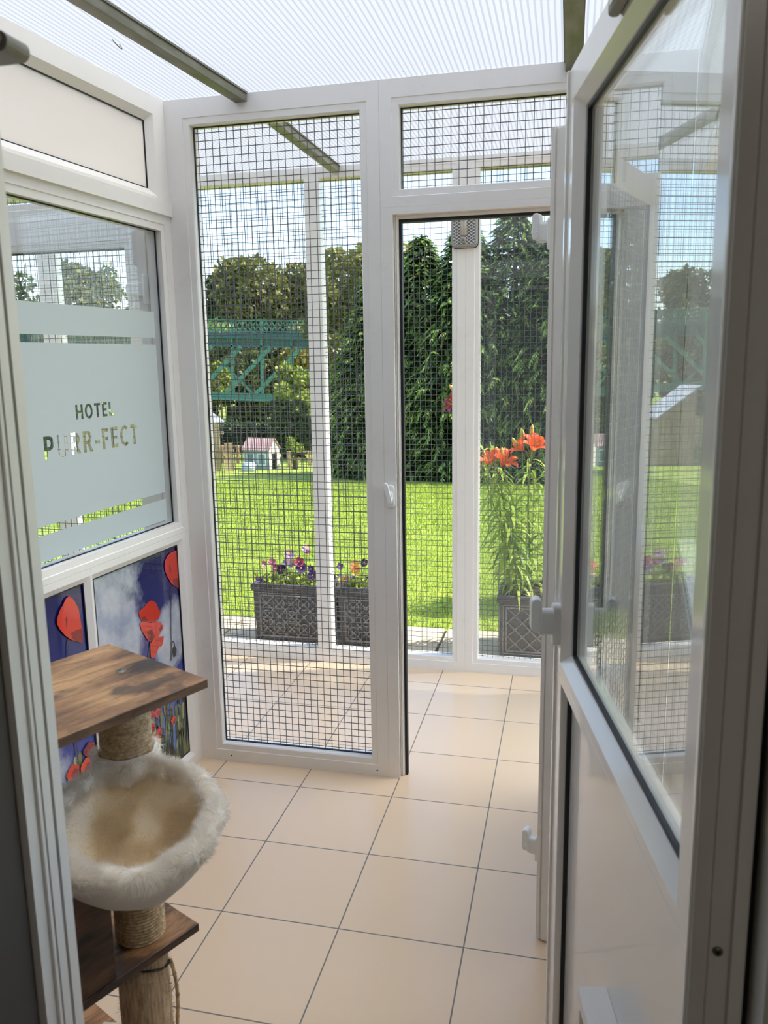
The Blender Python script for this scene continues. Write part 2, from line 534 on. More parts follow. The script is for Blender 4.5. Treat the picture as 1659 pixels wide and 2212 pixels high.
# far partition: tall mesh window, doorway with a mesh top light
b = MB()
FA_O, FA_I = (-0.101, 0.628, 0.0, 2.335), (-0.014, 0.564, 0.067, 2.253)
b.frame(FA_O, FA_I, DF, YF)
FB_I = (0.692, 1.470, 2.012, 2.257)
b.frame((0.6285, 1.56, 1.958, 2.335), FB_I, DF, YF)
for (x0, x1) in ((0.6285, 0.668), (1.495, 1.56)):
    b.box(x0, x1, YF, YF + DF, 0.0, 1.9578)
b.box(0.668, 1.495, YF, YF + DF, 1.936, 1.9578)
b.box(0.668, 0.682, YF + 0.022, YF + DF, 0.0, 1.936)
b.box(1.481, 1.495, YF + 0.022, YF + DF, 0.0, 1.936)
b.box(0.682, 1.481, YF + 0.022, YF + DF, 1.924, 1.936)
for k in range(2):
    b.box(0.6705 + 0.0055 * k, 0.6725 + 0.0055 * k, YF + 0.016, YF + 0.024, 0.0, 1.936)
gasket(b, (0.6822, 1.4808, -0.02, 1.924), YF + 0.030, 0.009, 0.022, 1)
gasket(b, FA_I, YF + 0.030, 0.003, 0.008, 1)
gasket(b, FB_I, YF + 0.030, 0.003, 0.008, 1)
for sx_ in (0.02, 0.585):
    b.tube([(sx_, YF - 0.0006, 0.022), (sx_, YF + 0.002, 0.022)], 0.003, 1, 8)
struct(b.build('wall_back', [M_upvc, M_gasket]), 'white plastic framed partition between the pen and the corridor', 'partition')
o = wire_mesh(FA_I[0], FA_I[1], FA_I[2], FA_I[3], YF + 0.036, ox=0.55).build('window_2', M_wire)
struct(o, 'tall welded wire mesh panel in the partition left of the doorway', 'mesh window')
o = wire_mesh(FB_I[0], FB_I[1], FB_I[2], FB_I[3], YF + 0.036, ox=0.2, oz=0.1).build('window_3', M_wire)
struct(o, 'short wire mesh top light above the open doorway', 'mesh window')

# neighbouring pen's part of the same partition, seen through the left window
b = MB()
b.frame((-0.92, -0.170, 1.985, 2.335), (-0.86, -0.225, 2.045, 2.257), DF, YF)
for (x0, x1) in ((-0.92, -0.872), (-0.196, -0.170)):
    b.box(x0, x1, YF, YF + DF, 0.0, 1.9848)
b.box(-0.168, -0.1025, YF, YF + DF, 0.0, 2.335)
b.frame((-2.4, -0.9205, 0.0, 2.335), (-2.33, -0.99, 0.067, 2.253), DF, YF)
struct(b.build('wall_back_neighbour', M_upvc), 'white partition frame of the neighbouring pen beyond the left window', 'partition')
o = wire_mesh(-0.86, -0.225, 2.045, 2.257, YF + 0.036).build('window_5', M_wire)
struct(o, "wire mesh top light above the neighbouring pen's door", 'mesh window')
o = wire_mesh(-2.33, -0.99, 0.067, 2.253, YF + 0.036).build('window_6', M_wire)
struct(o, 'wire mesh panel at the far side of the neighbouring pen', 'mesh window')
d3 = empty('door_3', (-0.871, YF - 0.012, 0.0))
struct(d3, "closed white mesh door of the neighbouring pen, seen through left window", 'door')
b = MB(); b.frame((0.0, 0.674, 0.006, 1.984), (0.066, 0.594, 0.07, 1.879), 0.06, 0.0)
gasket(b, (0.066, 0.594, 0.07, 1.879), 0.03, 0.005, 0.008, 1)
b.build('door_frame', [M_upvc, M_gasket], d3)
wire_mesh(0.066, 0.594, 0.07, 1.879, 0.034).build('wire_mesh', M_wire, d3)
for hz in (1.735, 0.30):
    h = MB(); h.rbox(0.60, 0.672, -0.014, 0.0, -0.022, 0.022, 0.008, axis='y'); h.tube([(0.674, -0.010, -0.05), (0.674, -0.010, 0.05)], 0.010, sides=12)
    h.build('hinge', M_white_plastic, d3, Matrix.Translation((0, 0, hz)), bevel=0.003)

# left partition: white infill above, frosted window, printed panels below
LW = Matrix.Translation((-0.101, 0.127, 0)) @ Matrix.Rotation(LW_A, 4, 'Z')
b = MB()
def lw_frame(O, I, prof=None): b.frame(O, I, 0.064, 0.0, 1.0, prof, 0, RZ90)
thick = [(0.040, 0.0), (0.036, 0.004), (0.030, 0.004), (0.0, 0.018), (0.0, 0.05), (0.02, 0.064)]
lw_frame((-1.80, 0.0, 2.0005, 2.335), (-1.72, -0.088, 2.046, 2.256), [(0.022, 0.0), (0.0, 0.020), (0.0, 0.05), (0.02, 0.064)])
b.prism([(-1.80, 1.968), (0.0, 1.968), (0.0, 2.012), (-1.80, 2.012)], -0.011, 0.0, 0, RZ90)
lw_frame((-1.80, 0.0, 0.888, 2.0), (-1.72, -0.056, 0.928, 1.918), [(0.022, 0.0), (0.020, 0.003), (0.0, 0.004), (0.0, 0.06), (0.02, 0.064)])
lw_frame((-0.5525, 0.0, 0.0, 0.8875), (-0.531, -0.062, 0.056, 0.848), [(0.018, 0.0), (0.0, 0.012), (0.0, 0.05), (0.015, 0.064)])
lw_frame((-1.80, -0.553, 0.0, 0.8875), (-1.72, -0.574, 0.056, 0.848), [(0.018, 0.0), (0.0, 0.012), (0.0, 0.05), (0.015, 0.064)])
for I in ((-1.72, -0.088, 2.046, 2.256),):
    gasket(b, I, 0.020, 0.003, 0.004, 1, RZ90)
gasket(b, (-1.72, -0.056, 0.928, 1.918), 0.024, 0.0035, 0.004, 1, RZ90)
gasket(b, (-0.531, -0.062, 0.056, 0.848), 0.012, 0.004, 0.006, 1, RZ90)
gasket(b, (-1.72, -0.574, 0.056, 0.848), 0.012, 0.004, 0.006, 1, RZ90)
wl = b.build('wall_left', [M_upvc, M_gasket])
wl.matrix_world = LW
struct(wl, 'white plastic framed partition on the left with window and printed panels', 'partition')
b = MB(); b.box(-1.72, -0.088, 0.024, 0.040, 2.046, 2.256, 0, RZ90)
b.build('infill_panel', M_panel, wl)

win = empty('window_1')
win.matrix_world = LW
struct(win, 'frosted glass window lettered HOTEL PURR-FECT in the left partition', 'window')
b = MB(); b.box(-1.72, -0.056, 0.030, 0.034, 0.928, 1.918, 0, RZ90)
b.build('glass_pane', M_glass, win)

# lettering cut out of the frosted film
def arc(cx_, cz, rx, rz_, a0, a1, n=10):
    return [(cx_ + rx * math.cos(math.radians(a0 + (a1 - a0) * k / n)), cz + rz_ * math.sin(math.radians(a0 + (a1 - a0) * k / n))) for k in range(n + 1)]
SW = 0.19      # stroke, in cap heights
def glyph(c):
    """(width, outline, [counters]) in cap-height units"""
    t = SW
    if c == 'H': return 0.66, [(0, 0), (t, 0), (t, .42), (.66 - t, .42), (.66 - t, 0), (.66, 0), (.66, 1), (.66 - t, 1), (.66 - t, .6), (t, .6), (t, 1), (0, 1)], []
    if c == 'T': return 0.58, [(.29 - t / 2, 0), (.29 + t / 2, 0), (.29 + t / 2, .83), (.58, .83), (.58, 1), (0, 1), (0, .83), (.29 - t / 2, .83)], []
    if c == 'E': return 0.50, [(0, 0), (.5, 0), (.5, .17), (t, .17), (t, .42), (.44, .42), (.44, .58), (t, .58), (t, .83), (.5, .83), (.5, 1), (0, 1)], []
    if c == 'F': return 0.48, [(0, 0), (t, 0), (t, .42), (.43, .42), (.43, .58), (t, .58), (t, .83), (.48, .83), (.48, 1), (0, 1)], []
    if c == 'L': return 0.46, [(0, 0), (.46, 0), (.46, .17), (t, .17), (t, 1), (0, 1)], []
    if c == '-': return 0.32, [(0, .34), (.32, .34), (.32, .52), (0, .52)], []
    if c == 'O': return 0.74, arc(.37, .5, .37, .52, 0, 345, 23), [arc(.37, .5, .37 - t, .52 - t * .9, 0, 345, 23)]
    if c == 'C': return 0.62, arc(.37, .5, .37, .52, 48, 312, 18) + arc(.37, .5, .37 - t, .52 - t * .9, 312 - 6, 48 + 6, 18), []
    if c == 'P': return 0.60, [(0, 0), (t, 0), (t, .36), (.30, .36)] + arc(.30, .68, .30, .32, -90, 90, 10) + [(0, 1)], [[(t, .52), (.29, .52)] + arc(.29, .68, .30 - t, .16, -80, 80, 6) + [(.29, .84), (t, .84)]]
    if c == 'R': return 0.64, [(0, 0), (t, 0), (t, .38), (.27, .38), (.43, 0), (.65, 0), (.45, .41)] + arc(.31, .69, .29, .31, -60, 90, 9) + [(0, 1)], [[(t, .54), (.29, .54)] + arc(.29, .69, .29 - t, .15, -80, 80, 6) + [(.29, .84), (t, .84)]]
    if c == 'U': return 0.66, [(.66, 1), (.66 - t, 1)] + arc(.33, .32, .33 - t, .32 - t * .9, 0, -180, 12) + [(t, 1), (0, 1)] + arc(.33, .32, .33, .33, 180, 360, 14), []
def word(txt, x0, x1, z0, z1):
    gap = 0.17
    ws = [glyph(c)[0] for c in txt]
    tot = sum(ws) + gap * (len(txt) - 1)
    k = (x1 - x0) / tot; h = z1 - z0
    out = []; x = x0
    for c in txt:
        w_, ol, cs = glyph(c)
        out.append(([(x + px * k, z0 + pz * h) for px, pz in ol], [[(x + px * k, z0 + pz * h) for px, pz in cc] for cc in cs]))
        x += (w_ + gap) * k
    return out
letters = word('HOTEL', -0.523, -0.345, 1.326, 1.369) + word('PURR-FECT', -0.667, -0.226, 1.226, 1.290)
fb = MB()
YFILM = 0.0296
def fill(loops):
    flat = [p for lp in loops for p in lp]
    tris = tessellate_polygon([[Vector((p[0], p[1], 0)) for p in lp] for lp in loops])
    fb.add([(p[0], YFILM, p[1]) for p in flat], tris, 0, False, RZ90)
X0F, X1F = -1.70, -0.088
fill([[(X0F, 1.042), (X1F, 1.042), (X1F, 1.546), (X0F, 1.546)]] + [l[0] for l in letters])
for l in letters:
    for cc in l[1]: fill([cc])
fill([[(X0F, 1.568), (X1F, 1.568), (X1F, 1.654), (X0F, 1.654)]])
fill([[(X0F, 0.944), (X1F, 0.944), (X1F, 1.018), (X0F, 1.018)]])
tag(fb.build('frosted_film', M_film, win), 'frosted film with cut-out lettering')

# right partition (behind the open door)
RW = Matrix.Translation((1.562, 0.127, 0)) @ Matrix.Rotation(LW_A, 4, 'Z') @ RZ180
b = MB()
b.frame((0.0, 1.80, 2.0005, 2.335), (0.088, 1.72, 2.046, 2.256), 0.064, 0.0, 1.0, None, 0, RZ90)
b.frame((0.0, 1.80, 0.888, 2.0), (0.056, 1.72, 0.928, 1.918), 0.064, 0.0, 1.0, None, 0, RZ90)
b.frame((0.0, 1.80, 0.0, 0.8875), (0.062, 1.72, 0.056, 0.848), 0.064, 0.0, 1.0, None, 0, RZ90)
b.box(0.088, 1.72, 0.024, 0.040, 2.046, 2.256, 1, RZ90)
b.box(0.062, 1.72, 0.024, 0.040, 0.056, 0.848, 1, RZ90)
wr = b.build('wall_right', [M_upvc, M_panel]); wr.matrix_world = RW
struct(wr, 'white plastic framed partition behind the open glazed door', 'partition')
win4 = empty('window_4'); win4.matrix_world = RW
struct(win4, 'clear glass window in the right partition behind the open door', 'window')
b = MB(); b.box(0.056, 1.72, 0.030, 0.034, 0.928, 1.918, 0, RZ90)
b.build('glass_pane', M_glass, win4)

# garden-side wall of the corridor
YO, DO = 1.17, 0.068
b = MB()
ZB, ZT = 0.068, 2.288
def ow(O, I): b.frame(O, I, DO, YO, 1.0)
ow((-1.322, 0.7700, 0.0, 2.336), (-1.268, 0.709, ZB, ZT))
b.box(0.036, 0.107, YO + 0.001, YO + DO - 0.001, ZB - 0.01, ZT + 0.01)
ow((0.7705, 3.55, 0.0, 2.336), (0.832, 3.48, ZB, ZT))
b.box(2.05, 2.12, YO + 0.001, YO + DO - 0.001, ZB - 0.01, ZT + 0.01)
ow((-3.55, -1.3225, 0.0, 2.336), (-3.48, -1.372, ZB, ZT))
b.box(-2.46, -2.39, YO + 0.001, YO + DO - 0.001, ZB - 0.01, ZT + 0.01)
b.box(-3.55, 3.55, YO + DO, YO + DO + 0.018, ZT + 0.0, 2.336)
struct(b.build('wall_garden', M_upvc), 'white plastic framed mesh wall between the corridor and the garden', 'outer wall')
n_ = 7
for (x0, x1, lab) in ((-1.268, 0.036, 'wire mesh panel of the garden wall, behind the left planter'), (0.107, 0.709, 'narrow wire mesh panel of the garden wall between two white posts'),
                      (0.832, 2.05, 'wire mesh panel of the garden wall in front of the orange lilies'), (2.12, 3.48, 'wire mesh panel at the right end of the garden wall'),
                      (-2.39, -1.372, 'wire mesh panel of the garden wall outside the neighbouring pen'), (-3.48, -2.46, 'wire mesh panel at the left end of the garden wall')):
    o = wire_mesh(x0, x1, ZB, ZT, YO + 0.036, ox=0.7, oz=0.2).build('window_%d' % n_, M_wire); n_ += 1
    struct(o, lab, 'mesh window')
b = MB(); b.box(0.832, 2.05, YO + 0.044, YO + 0.047, ZB, ZT)
struct(b.build('window_%d' % n_, M_glass_haze), 'dusty clear sheet behind the mesh in front of the lilies', 'window')

# house wall with the doorway the picture is taken from
b = MB()
b.box(-3.6, 0.625, -1.95, -1.762, 0, 2.6); b.box(1.470, 3.6, -1.95, -1.762, 0, 2.6); b.box(0.625, 1.470, -1.95, -1.762, 2.03, 2.6)
struct(b.build('wall_house', M_dark_wall), 'dark house wall around the doorway', 'wall')
for nm, bx in (('wall_room_left', (-1.6, -1.5, -5.0, -1.951, 0, 2.6)), ('wall_room_right', (3.2, 3.3, -5.0, -1.951, 0, 2.6)), ('wall_room_rear', (-1.6, 3.3, -5.1, -5.0, 0, 2.6)),
               ('ceiling_room', (-1.6, 3.3, -5.1, -1.80, 2.6, 2.7)), ('floor_room', (-1.6, 3.3, -5.1, -1.721, -0.06, 0.0))):
    b = MB(); b.box(*bx)
    struct(b.build(nm, M_dark_floor if 'floor' in nm else M_room_wall), 'plain %s of the room behind the doorway' % nm.split('_')[0], 'room shell')

# frame of that doorway, stepped profile
b = MB()
ZTOP = 2.0
def jamb(sx, x_in):
    X = lambda k: x_in + sx * k
    def bx(k0, k1, y0, y1, z0=0.0, z1=ZTOP + 0.03, m=0):
        b.box(min(X(k0), X(k1)), max(X(k0), X(k1)), y0, y1, z0, z1, m)
    bx(0.0, 0.072, -1.716, -1.700)
    bx(0.004, 0.072, -1.720, -1.716, m=1)
    bx(0.001, 0.072, -1.734, -1.720)
    bx(0.0035, 0.072, -1.736, -1.734, m=1)
    bx(0.002, 0.072, -1.741, -1.736)
    bx(0.006, 0.072, -1.760, -1.741)
    for k in (0.022, 0.036, 0.050):
        bx(k, k + 0.006, -1.7635, -1.760)
    bx(0.072, 0.082, -1.757, -1.700, m=1)
jamb(-1, 0.640)
JX = 1.3565
b.box(JX, JX + 0.054, -1.722, -1.700, 0.0, ZTOP + 0.03)
for (k0, k1, yy) in ((0.003, 0.015, -1.7275), (0.020, 0.036, -1.7265), (0.0405, 0.053, -1.7300)):
    b.box(JX + k0, JX + k1, yy, -1.722, 0.0, ZTOP + 0.03)
b.box(JX + 0.054, JX + 0.061, -1.716, -1.700, 0.0, ZTOP + 0.03, 1)
b.box(JX + 0.061, JX + 0.066, -1.7755, -1.700, 0.0, ZTOP + 0.03); b.box(JX + 0.066, JX + 0.118, -1.772, -1.700, 0.0, ZTOP + 0.03)
b.box(0.568, 1.4265, -1.760, -1.700, ZTOP + 0.0, ZTOP + 0.030)
struct(b.build('trim_6', [M_upvc, M_gasket]), 'white plastic frame of the doorway, blurred close to the viewer', 'door frame')
b = MB()
b.tube([(0, 0, 0), (0, -0.002, 0)], [0.0052, 0.0044], 0, 16)
b.box(-0.0028, 0.0028, -0.0026, -0.0018, -0.0007, 0.0007, 1); b.box(-0.0007, 0.0007, -0.0026, -0.0018, -0.0028, 0.0028, 1)
o = b.build('screw', [M_screw, M_gasket]); o.location = (1.3845, -1.7266, 0.905)
tag(o, 'cross-head screw in the shaded right jamb of the doorway', 'screw')
b = MB()
b.rbox(-0.115, 0.0, -0.018, 0.018, -0.010, 0.010, 0.0095, axis='y')
b.tube([(-0.012, -0.0185, 0), (-0.012, -0.021, 0)], 0.007, 0, 16)
b.rbox(-0.050, -0.024, -0.0195, -0.017, -0.004, 0.004, 0.003, 1, axis='y')
o = b.build('door_stay', [M_grey_plastic, M_gasket]); o.location = (0.664, -1.690, 1.812)
tag(o, 'grey rounded plastic door fitting at the top of the left jamb', 'door fitting')

# the glazed white door that stands open on the right
A1 = math.radians(10.6)
L1 = 0.765
hinge = Vector((1.216 + L1 * math.sin(A1), -0.96 - L1 * math.cos(A1), 0))
d1 = empty('door_1', hinge, A1)
struct(d1, 'white glazed plastic door standing open in the right foreground', 'door')
PF = [(0.018, 0.0), (0.001, 0.017), (0.0, 0.020), (0.0, 0.042), (0.018, 0.06)]
GU = (0.049, 0.707, 0.932, 1.894)
GLO = (0.049, 0.707, 0.10, 0.872)
b = MB()
b.frame((0.0, L1, 0.895, 1.968), GU, 0.06, 0.0, -1.0, PF, 0, RZ90)
b.frame((0.0, L1, 0.008, 0.8948), GLO, 0.06, 0.0, -1.0, [(0.004, 0.0), (0.001, 0.010), (0.0, 0.012), (0.0, 0.045), (0.014, 0.06)], 0, RZ90)
# outer lip of the free edge and of the top
b.box(-0.004, 0.010, L1, L1 + 0.012, 0.008, 1.968)
b.build('door_frame', M_upvc_gloss, d1, bevel=0.0015)
g = MB()
for (I, dd) in ((GU, 0.0195), (GLO, 0.012)):
    x0, x1, z0, z1 = I
    t, e = 0.006, 0.007
    g.box(dd, dd + e, x0, x0 + t, z0, z1); g.box(dd, dd + e, x1 - t, x1, z0, z1); g.box(dd, dd + e, x0 + t, x1 - t, z0, z0 + t); g.box(dd, dd + e, x0 + t, x1 - t, z1 - t, z1)
g.build('gasket', M_gasket, d1)
for k, dd in enumerate((0.025, 0.041)):
    g = MB(); g.box(dd, dd + 0.003, GU[0], GU[1], GU[2], GU[3]); g.build('glass_pane', M_glass, d1)
g = MB(); g.box(0.020, 0.044, GLO[0], GLO[1], GLO[2], GLO[3]); g.build('lower_panel', M_upvc_gloss, d1)
catch(d1, Matrix.Translation((0.0, L1 - 0.022, 0.985)) @ RZ90, 0.0, 1.15, 'door_handle')
g = MB(); g.rbox(-0.016, 0.0, 0.06, 0.415, -0.012, 0.012, 0.006, 0, axis='y'); g.box(-0.018, -0.006, 0.20, 0.40, -0.004, 0.004, 1)
g.build('restrictor_rail', [M_grey_plastic, M_white_plastic], d1, Matrix.Translation((0, 0, 1.930)))
g = MB()
fy0, fy1, fz0, fz1 = 0.135, 0.375, 0.255, 0.520
g.frame((fy0, fy1, fz0, fz1), (fy0 + 0.032, fy1 - 0.032, fz0 + 0.032, fz1 - 0.036), 0.045, 0.025, -1.0, [(0.012, 0.0), (0.0, 0.010), (0.0, 0.045)], 0, RZ90)
fl_ = g.build('cat_flap', M_upvc, d1, bevel=0.002)
g = MB(); g.box(-0.012, -0.008, fy0 + 0.032, fy1 - 0.032, fz0 + 0.032, fz1 - 0.038)
g.build('flap', mat('smoked_flap', (70, 66, 66), 0.15), fl_)
for hz in (0.22, 1.0, 1.78):
    g = MB(); g.tube([(0.069, 0.004, hz - 0.05), (0.069, 0.004, hz + 0.05)], 0.009, sides=12); g.build('hinge', M_white_plastic, d1)

# the mesh door of the far doorway, swung into the pen and seen almost edge-on
hx, hy = 1.452, 0.095
ex, ey = 1.198, -0.602
L2 = math.hypot(ex - hx, ey - hy)
th2 = math.atan2(-(ex - hx), (ey - hy))
d2 = empty('door_2', (hx, hy, 0), th2)
struct(d2, 'white mesh door swung open beside the glazed door, seen edge-on', 'door')
b = MB()
I2 = (0.062, L2 - 0.062, 0.075, 1.905)
b.frame((0.0, L2, 0.006, 1.972), I2, 0.034, 0.017, -1.0, [(0.02, 0.0), (0.0, 0.010), (0.0, 0.024), (0.02, 0.034)], 0, RZ90)
b.box(0.012, 0.021, L2 - 0.004, L2 + 0.005, 0.006, 1.972)
b.box(-0.013, 0.008, L2, L2 + 0.004, 0.006, 1.968)
b.build('door_frame', M_upvc, d2, bevel=0.001)
wm = wire_mesh(I2[0], I2[1], I2[2], I2[3], 0.0).build('wire_mesh', M_wire, d2, RZ90)
g = MB()
for (p0, p1) in (((I2[0], I2[0] + 0.004), (I2[2], I2[3])), ((I2[1] - 0.004, I2[1]), (I2[2], I2[3]))):
    g.box(-0.008, 0.004, p0[0], p0[1], p1[0], p1[1])
g.build('gasket', M_gasket, d2)
for hz in (1.755, 0.245):
    catch(d2, Matrix.Translation((0.021, L2 - 0.020, hz)) @ Matrix.Rotation(-math.pi / 2, 4, 'Z'), 0.0, 1.0, 'catch')
for hz in (0.25, 1.72):
    g = MB(); g.tube([(-0.022, -0.004, hz - 0.05), (-0.022, -0.004, hz + 0.05)], 0.009, sides=12); g.build('hinge', M_white_plastic, d2)

# catch on the mullion left of the doorway
root = empty('window_catch', (0.650, YF, 1.03), math.pi)
tag(root, 'small white plastic catch on the post left of the doorway', 'catch')
g = MB(); g.rbox(-0.013, 0.013, 0.0, 0.010, -0.038, 0.038, 0.011, axis='y'); g.rbox(-0.009, 0.009, 0.009, 0.022, -0.014, 0.018, 0.007, axis='y')
g.build('catch_base', M_white_plastic, root, bevel=0.002)
g = MB(); g.rbox(-0.008, 0.008, 0.020, 0.030, -0.030, 0.040, 0.0075, axis='y')
g.build('lever', M_white_plastic, root, Matrix.Translation((0.004, 0, 0.008)) @ Matrix.Rotation(0.25, 4, 'Y'), bevel=0.002)

# area light added in the unseen room to brighten the doorway jambs
ld = bpy.data.lights.new('room_fill_light', 'AREA'); ld.energy = 2.6; ld.size = 0.6; ld.color = (1.0, 0.94, 0.86)
lo = bpy.data.objects.new('room_fill_light', ld); COL.objects.link(lo); lo.location = (1.6, -3.6, 2.55)

# ------------------------------------------------------------------ printed poppy panels in the left partition
def sky_print(name, cx_, cz_, rx, rz_, cx2, cz2):
    m = mat(name, (40, 60, 150), 0.08, coat=0.5)
    q = N(m)
    v = q.coord('Object'); s3 = q.sep(v)
    y, z = s3[1], s3[2]
    n1 = q.noise(v, 7.0, 7, 0.6)
    def blob(cy, cz, ry, rz2):
        a = q.math('DIVIDE', q.math('SUBTRACT', y, cy), ry); c = q.math('DIVIDE', q.math('SUBTRACT', z, cz), rz2)
        return q.math('SUBTRACT', 1.0, q.math('SQRT', q.math('ADD', q.math('MULTIPLY', a, a), q.math('MULTIPLY', c, c))))
    bl = q.math('MAXIMUM', blob(cx_, cz_, rx, rz_), blob(cx2, cz2, rx * 0.5, rz_ * 0.26))
    fac = q.math('ADD', q.math('MULTIPLY', bl, 1.5), q.math('MULTIPLY', q.math('SUBTRACT', n1, 0.5), 1.5))
    cl = q.ramp(fac, [(0.05, (0, 0, 0, 1)), (0.42, (1, 1, 1, 1))])
    blue = q.ramp(z, [(0.05, lin(92, 122, 186)), (0.40, lin(40, 54, 136)), (0.80, lin(20, 24, 88))])
    cloud = q.ramp(q.noise(v, 11, 5, 0.6), [(0.35, lin(142, 152, 172)), (0.7, lin(196, 200, 208))])
    q.l(q.mix(cl, blue, cloud), q.p.inputs['Base Color'])
    return m
M_red = mat('print_red', (204, 46, 28), 0.08, coat=0.5)
M_red2 = mat('print_dark_red', (138, 30, 22), 0.08, coat=0.5)
M_red3 = mat('print_orange_red', (214, 58, 32), 0.08, coat=0.5)
M_stem = mat('print_stem', (46, 48, 44), 0.08, coat=0.5)
M_gr1 = mat('print_grass', (108, 116, 74), 0.08, coat=0.5)
M_gr2 = mat('print_grass_pale', (170, 170, 122), 0.08, coat=0.5)
M_gr3 = mat('print_grass_dark', (52, 56, 42), 0.08, coat=0.5)

def printed_panel(name, x0, x1, z0, z1, skym, seed):
    """flat print: sky, clouds, poppies, meadow; local x along the wall, z up; slots 1.. are the printed flowers"""
    rnd = random.Random(seed)
    b = MB(); YP = 0.0165
    b.box(x0, x1, YP, YP + 0.010, z0, z1, 0, RZ90)
    lay = [0]
    def poly(pts, m):
        lay[0] += 1
        pts = [(min(max(p[0], x0 + 0.004), x1 - 0.004), min(max(p[1], z0 + 0.004), z1 - 0.004)) for p in pts]
        y = YP - 0.0002 - lay[0] * 0.000004
        tris = tessellate_polygon([[Vector((p[0], p[1], 0)) for p in pts]])
        b.add([(p[0], y, p[1]) for p in pts], tris, m, False, RZ90)
    def strip(path, w_, m):
        for (a, c) in zip(path[:-1], path[1:]):
            d = Vector((c[0] - a[0], c[1] - a[1])); d.normalize(); nn = Vector((-d.y, d.x)) * w_
            poly([(a[0] + nn.x, a[1] + nn.y), (a[0] - nn.x, a[1] - nn.y), (c[0] - nn.x, c[1] - nn.y), (c[0] + nn.x, c[1] + nn.y)], m)
    def petal(cx_, cz, w_, h, m, top=0.12, n=15):
        pts = []
        for k in range(n):
            t = 2 * math.pi * k / n
            e = 1.0 + rnd.uniform(-0.07, 0.07) + (top * math.sin(5 * t) if 0 < t < math.pi else 0)
            pts.append((cx_ + w_ * math.cos(t) * e, cz + h * math.sin(t) * e))
        poly(pts, m)
    def poppy(cx_, cz, w_, h):
        petal(cx_, cz, w_, h, 1); petal(cx_ + 0.12 * w_, cz - 0.35 * h, 0.85 * w_, 0.62 * h, 3)
        petal(cx_ - 0.30 * w_, cz + 0.1 * h, 0.5 * w_, 0.72 * h, 1); petal(cx_ + 0.45 * w_, cz - 0.45 * h, 0.42 * w_, 0.42 * h, 2)
        for k in range(4):
            xx = cx_ + w_ * (-0.45 + 0.3 * k)
            strip([(xx, cz + 0.5 * h), (xx * 0.6 + cx_ * 0.4, cz - 0.4 * h)], 0.0012 * w_ / 0.04, 2)
    def small(cx_, cz, r_):
        petal(cx_, cz, r_, r_ * rnd.uniform(0.7, 1.3), rnd.choice([1, 3, 2]))
        petal(cx_ + r_ * .3, cz - r_ * .3, r_ * .6, r_ * .6, 2)
    def meadow(n, zmax):
        for k in range(n):
            x = rnd.uniform(x0 + 0.01, x1 - 0.01); h = zmax * rnd.uniform(0.4, 1.0); lean = rnd.uniform(-0.03, 0.03)
            m = rnd.choice([5, 5, 6, 7, 7])
            path = [(x + lean * t * t, z0 + h * t) for t in (0, .35, .7, 1)]
            strip(path, rnd.uniform(0.0012, 0.0028), m)
            if rnd.random() < 0.5:
                tx, tz = path[-1]
                for j in range(7):
                    poly([(tx, tz - 0.05 + j * 0.008), (tx + 0.010, tz - 0.04 + j * 0.008), (tx + 0.001, tz - 0.03 + j * 0.008), (tx - 0.010, tz - 0.04 + j * 0.008)], m)
        for k in range(n):
            x = rnd.uniform(x0, x1)
            poly([(x - 0.012, z0), (x + 0.012, z0), (x + rnd.uniform(-.02, .02), z0 + zmax * rnd.uniform(0.15, 0.45))], rnd.choice([7, 7, 5]))
    return b, poly, strip, petal, poppy, small, meadow

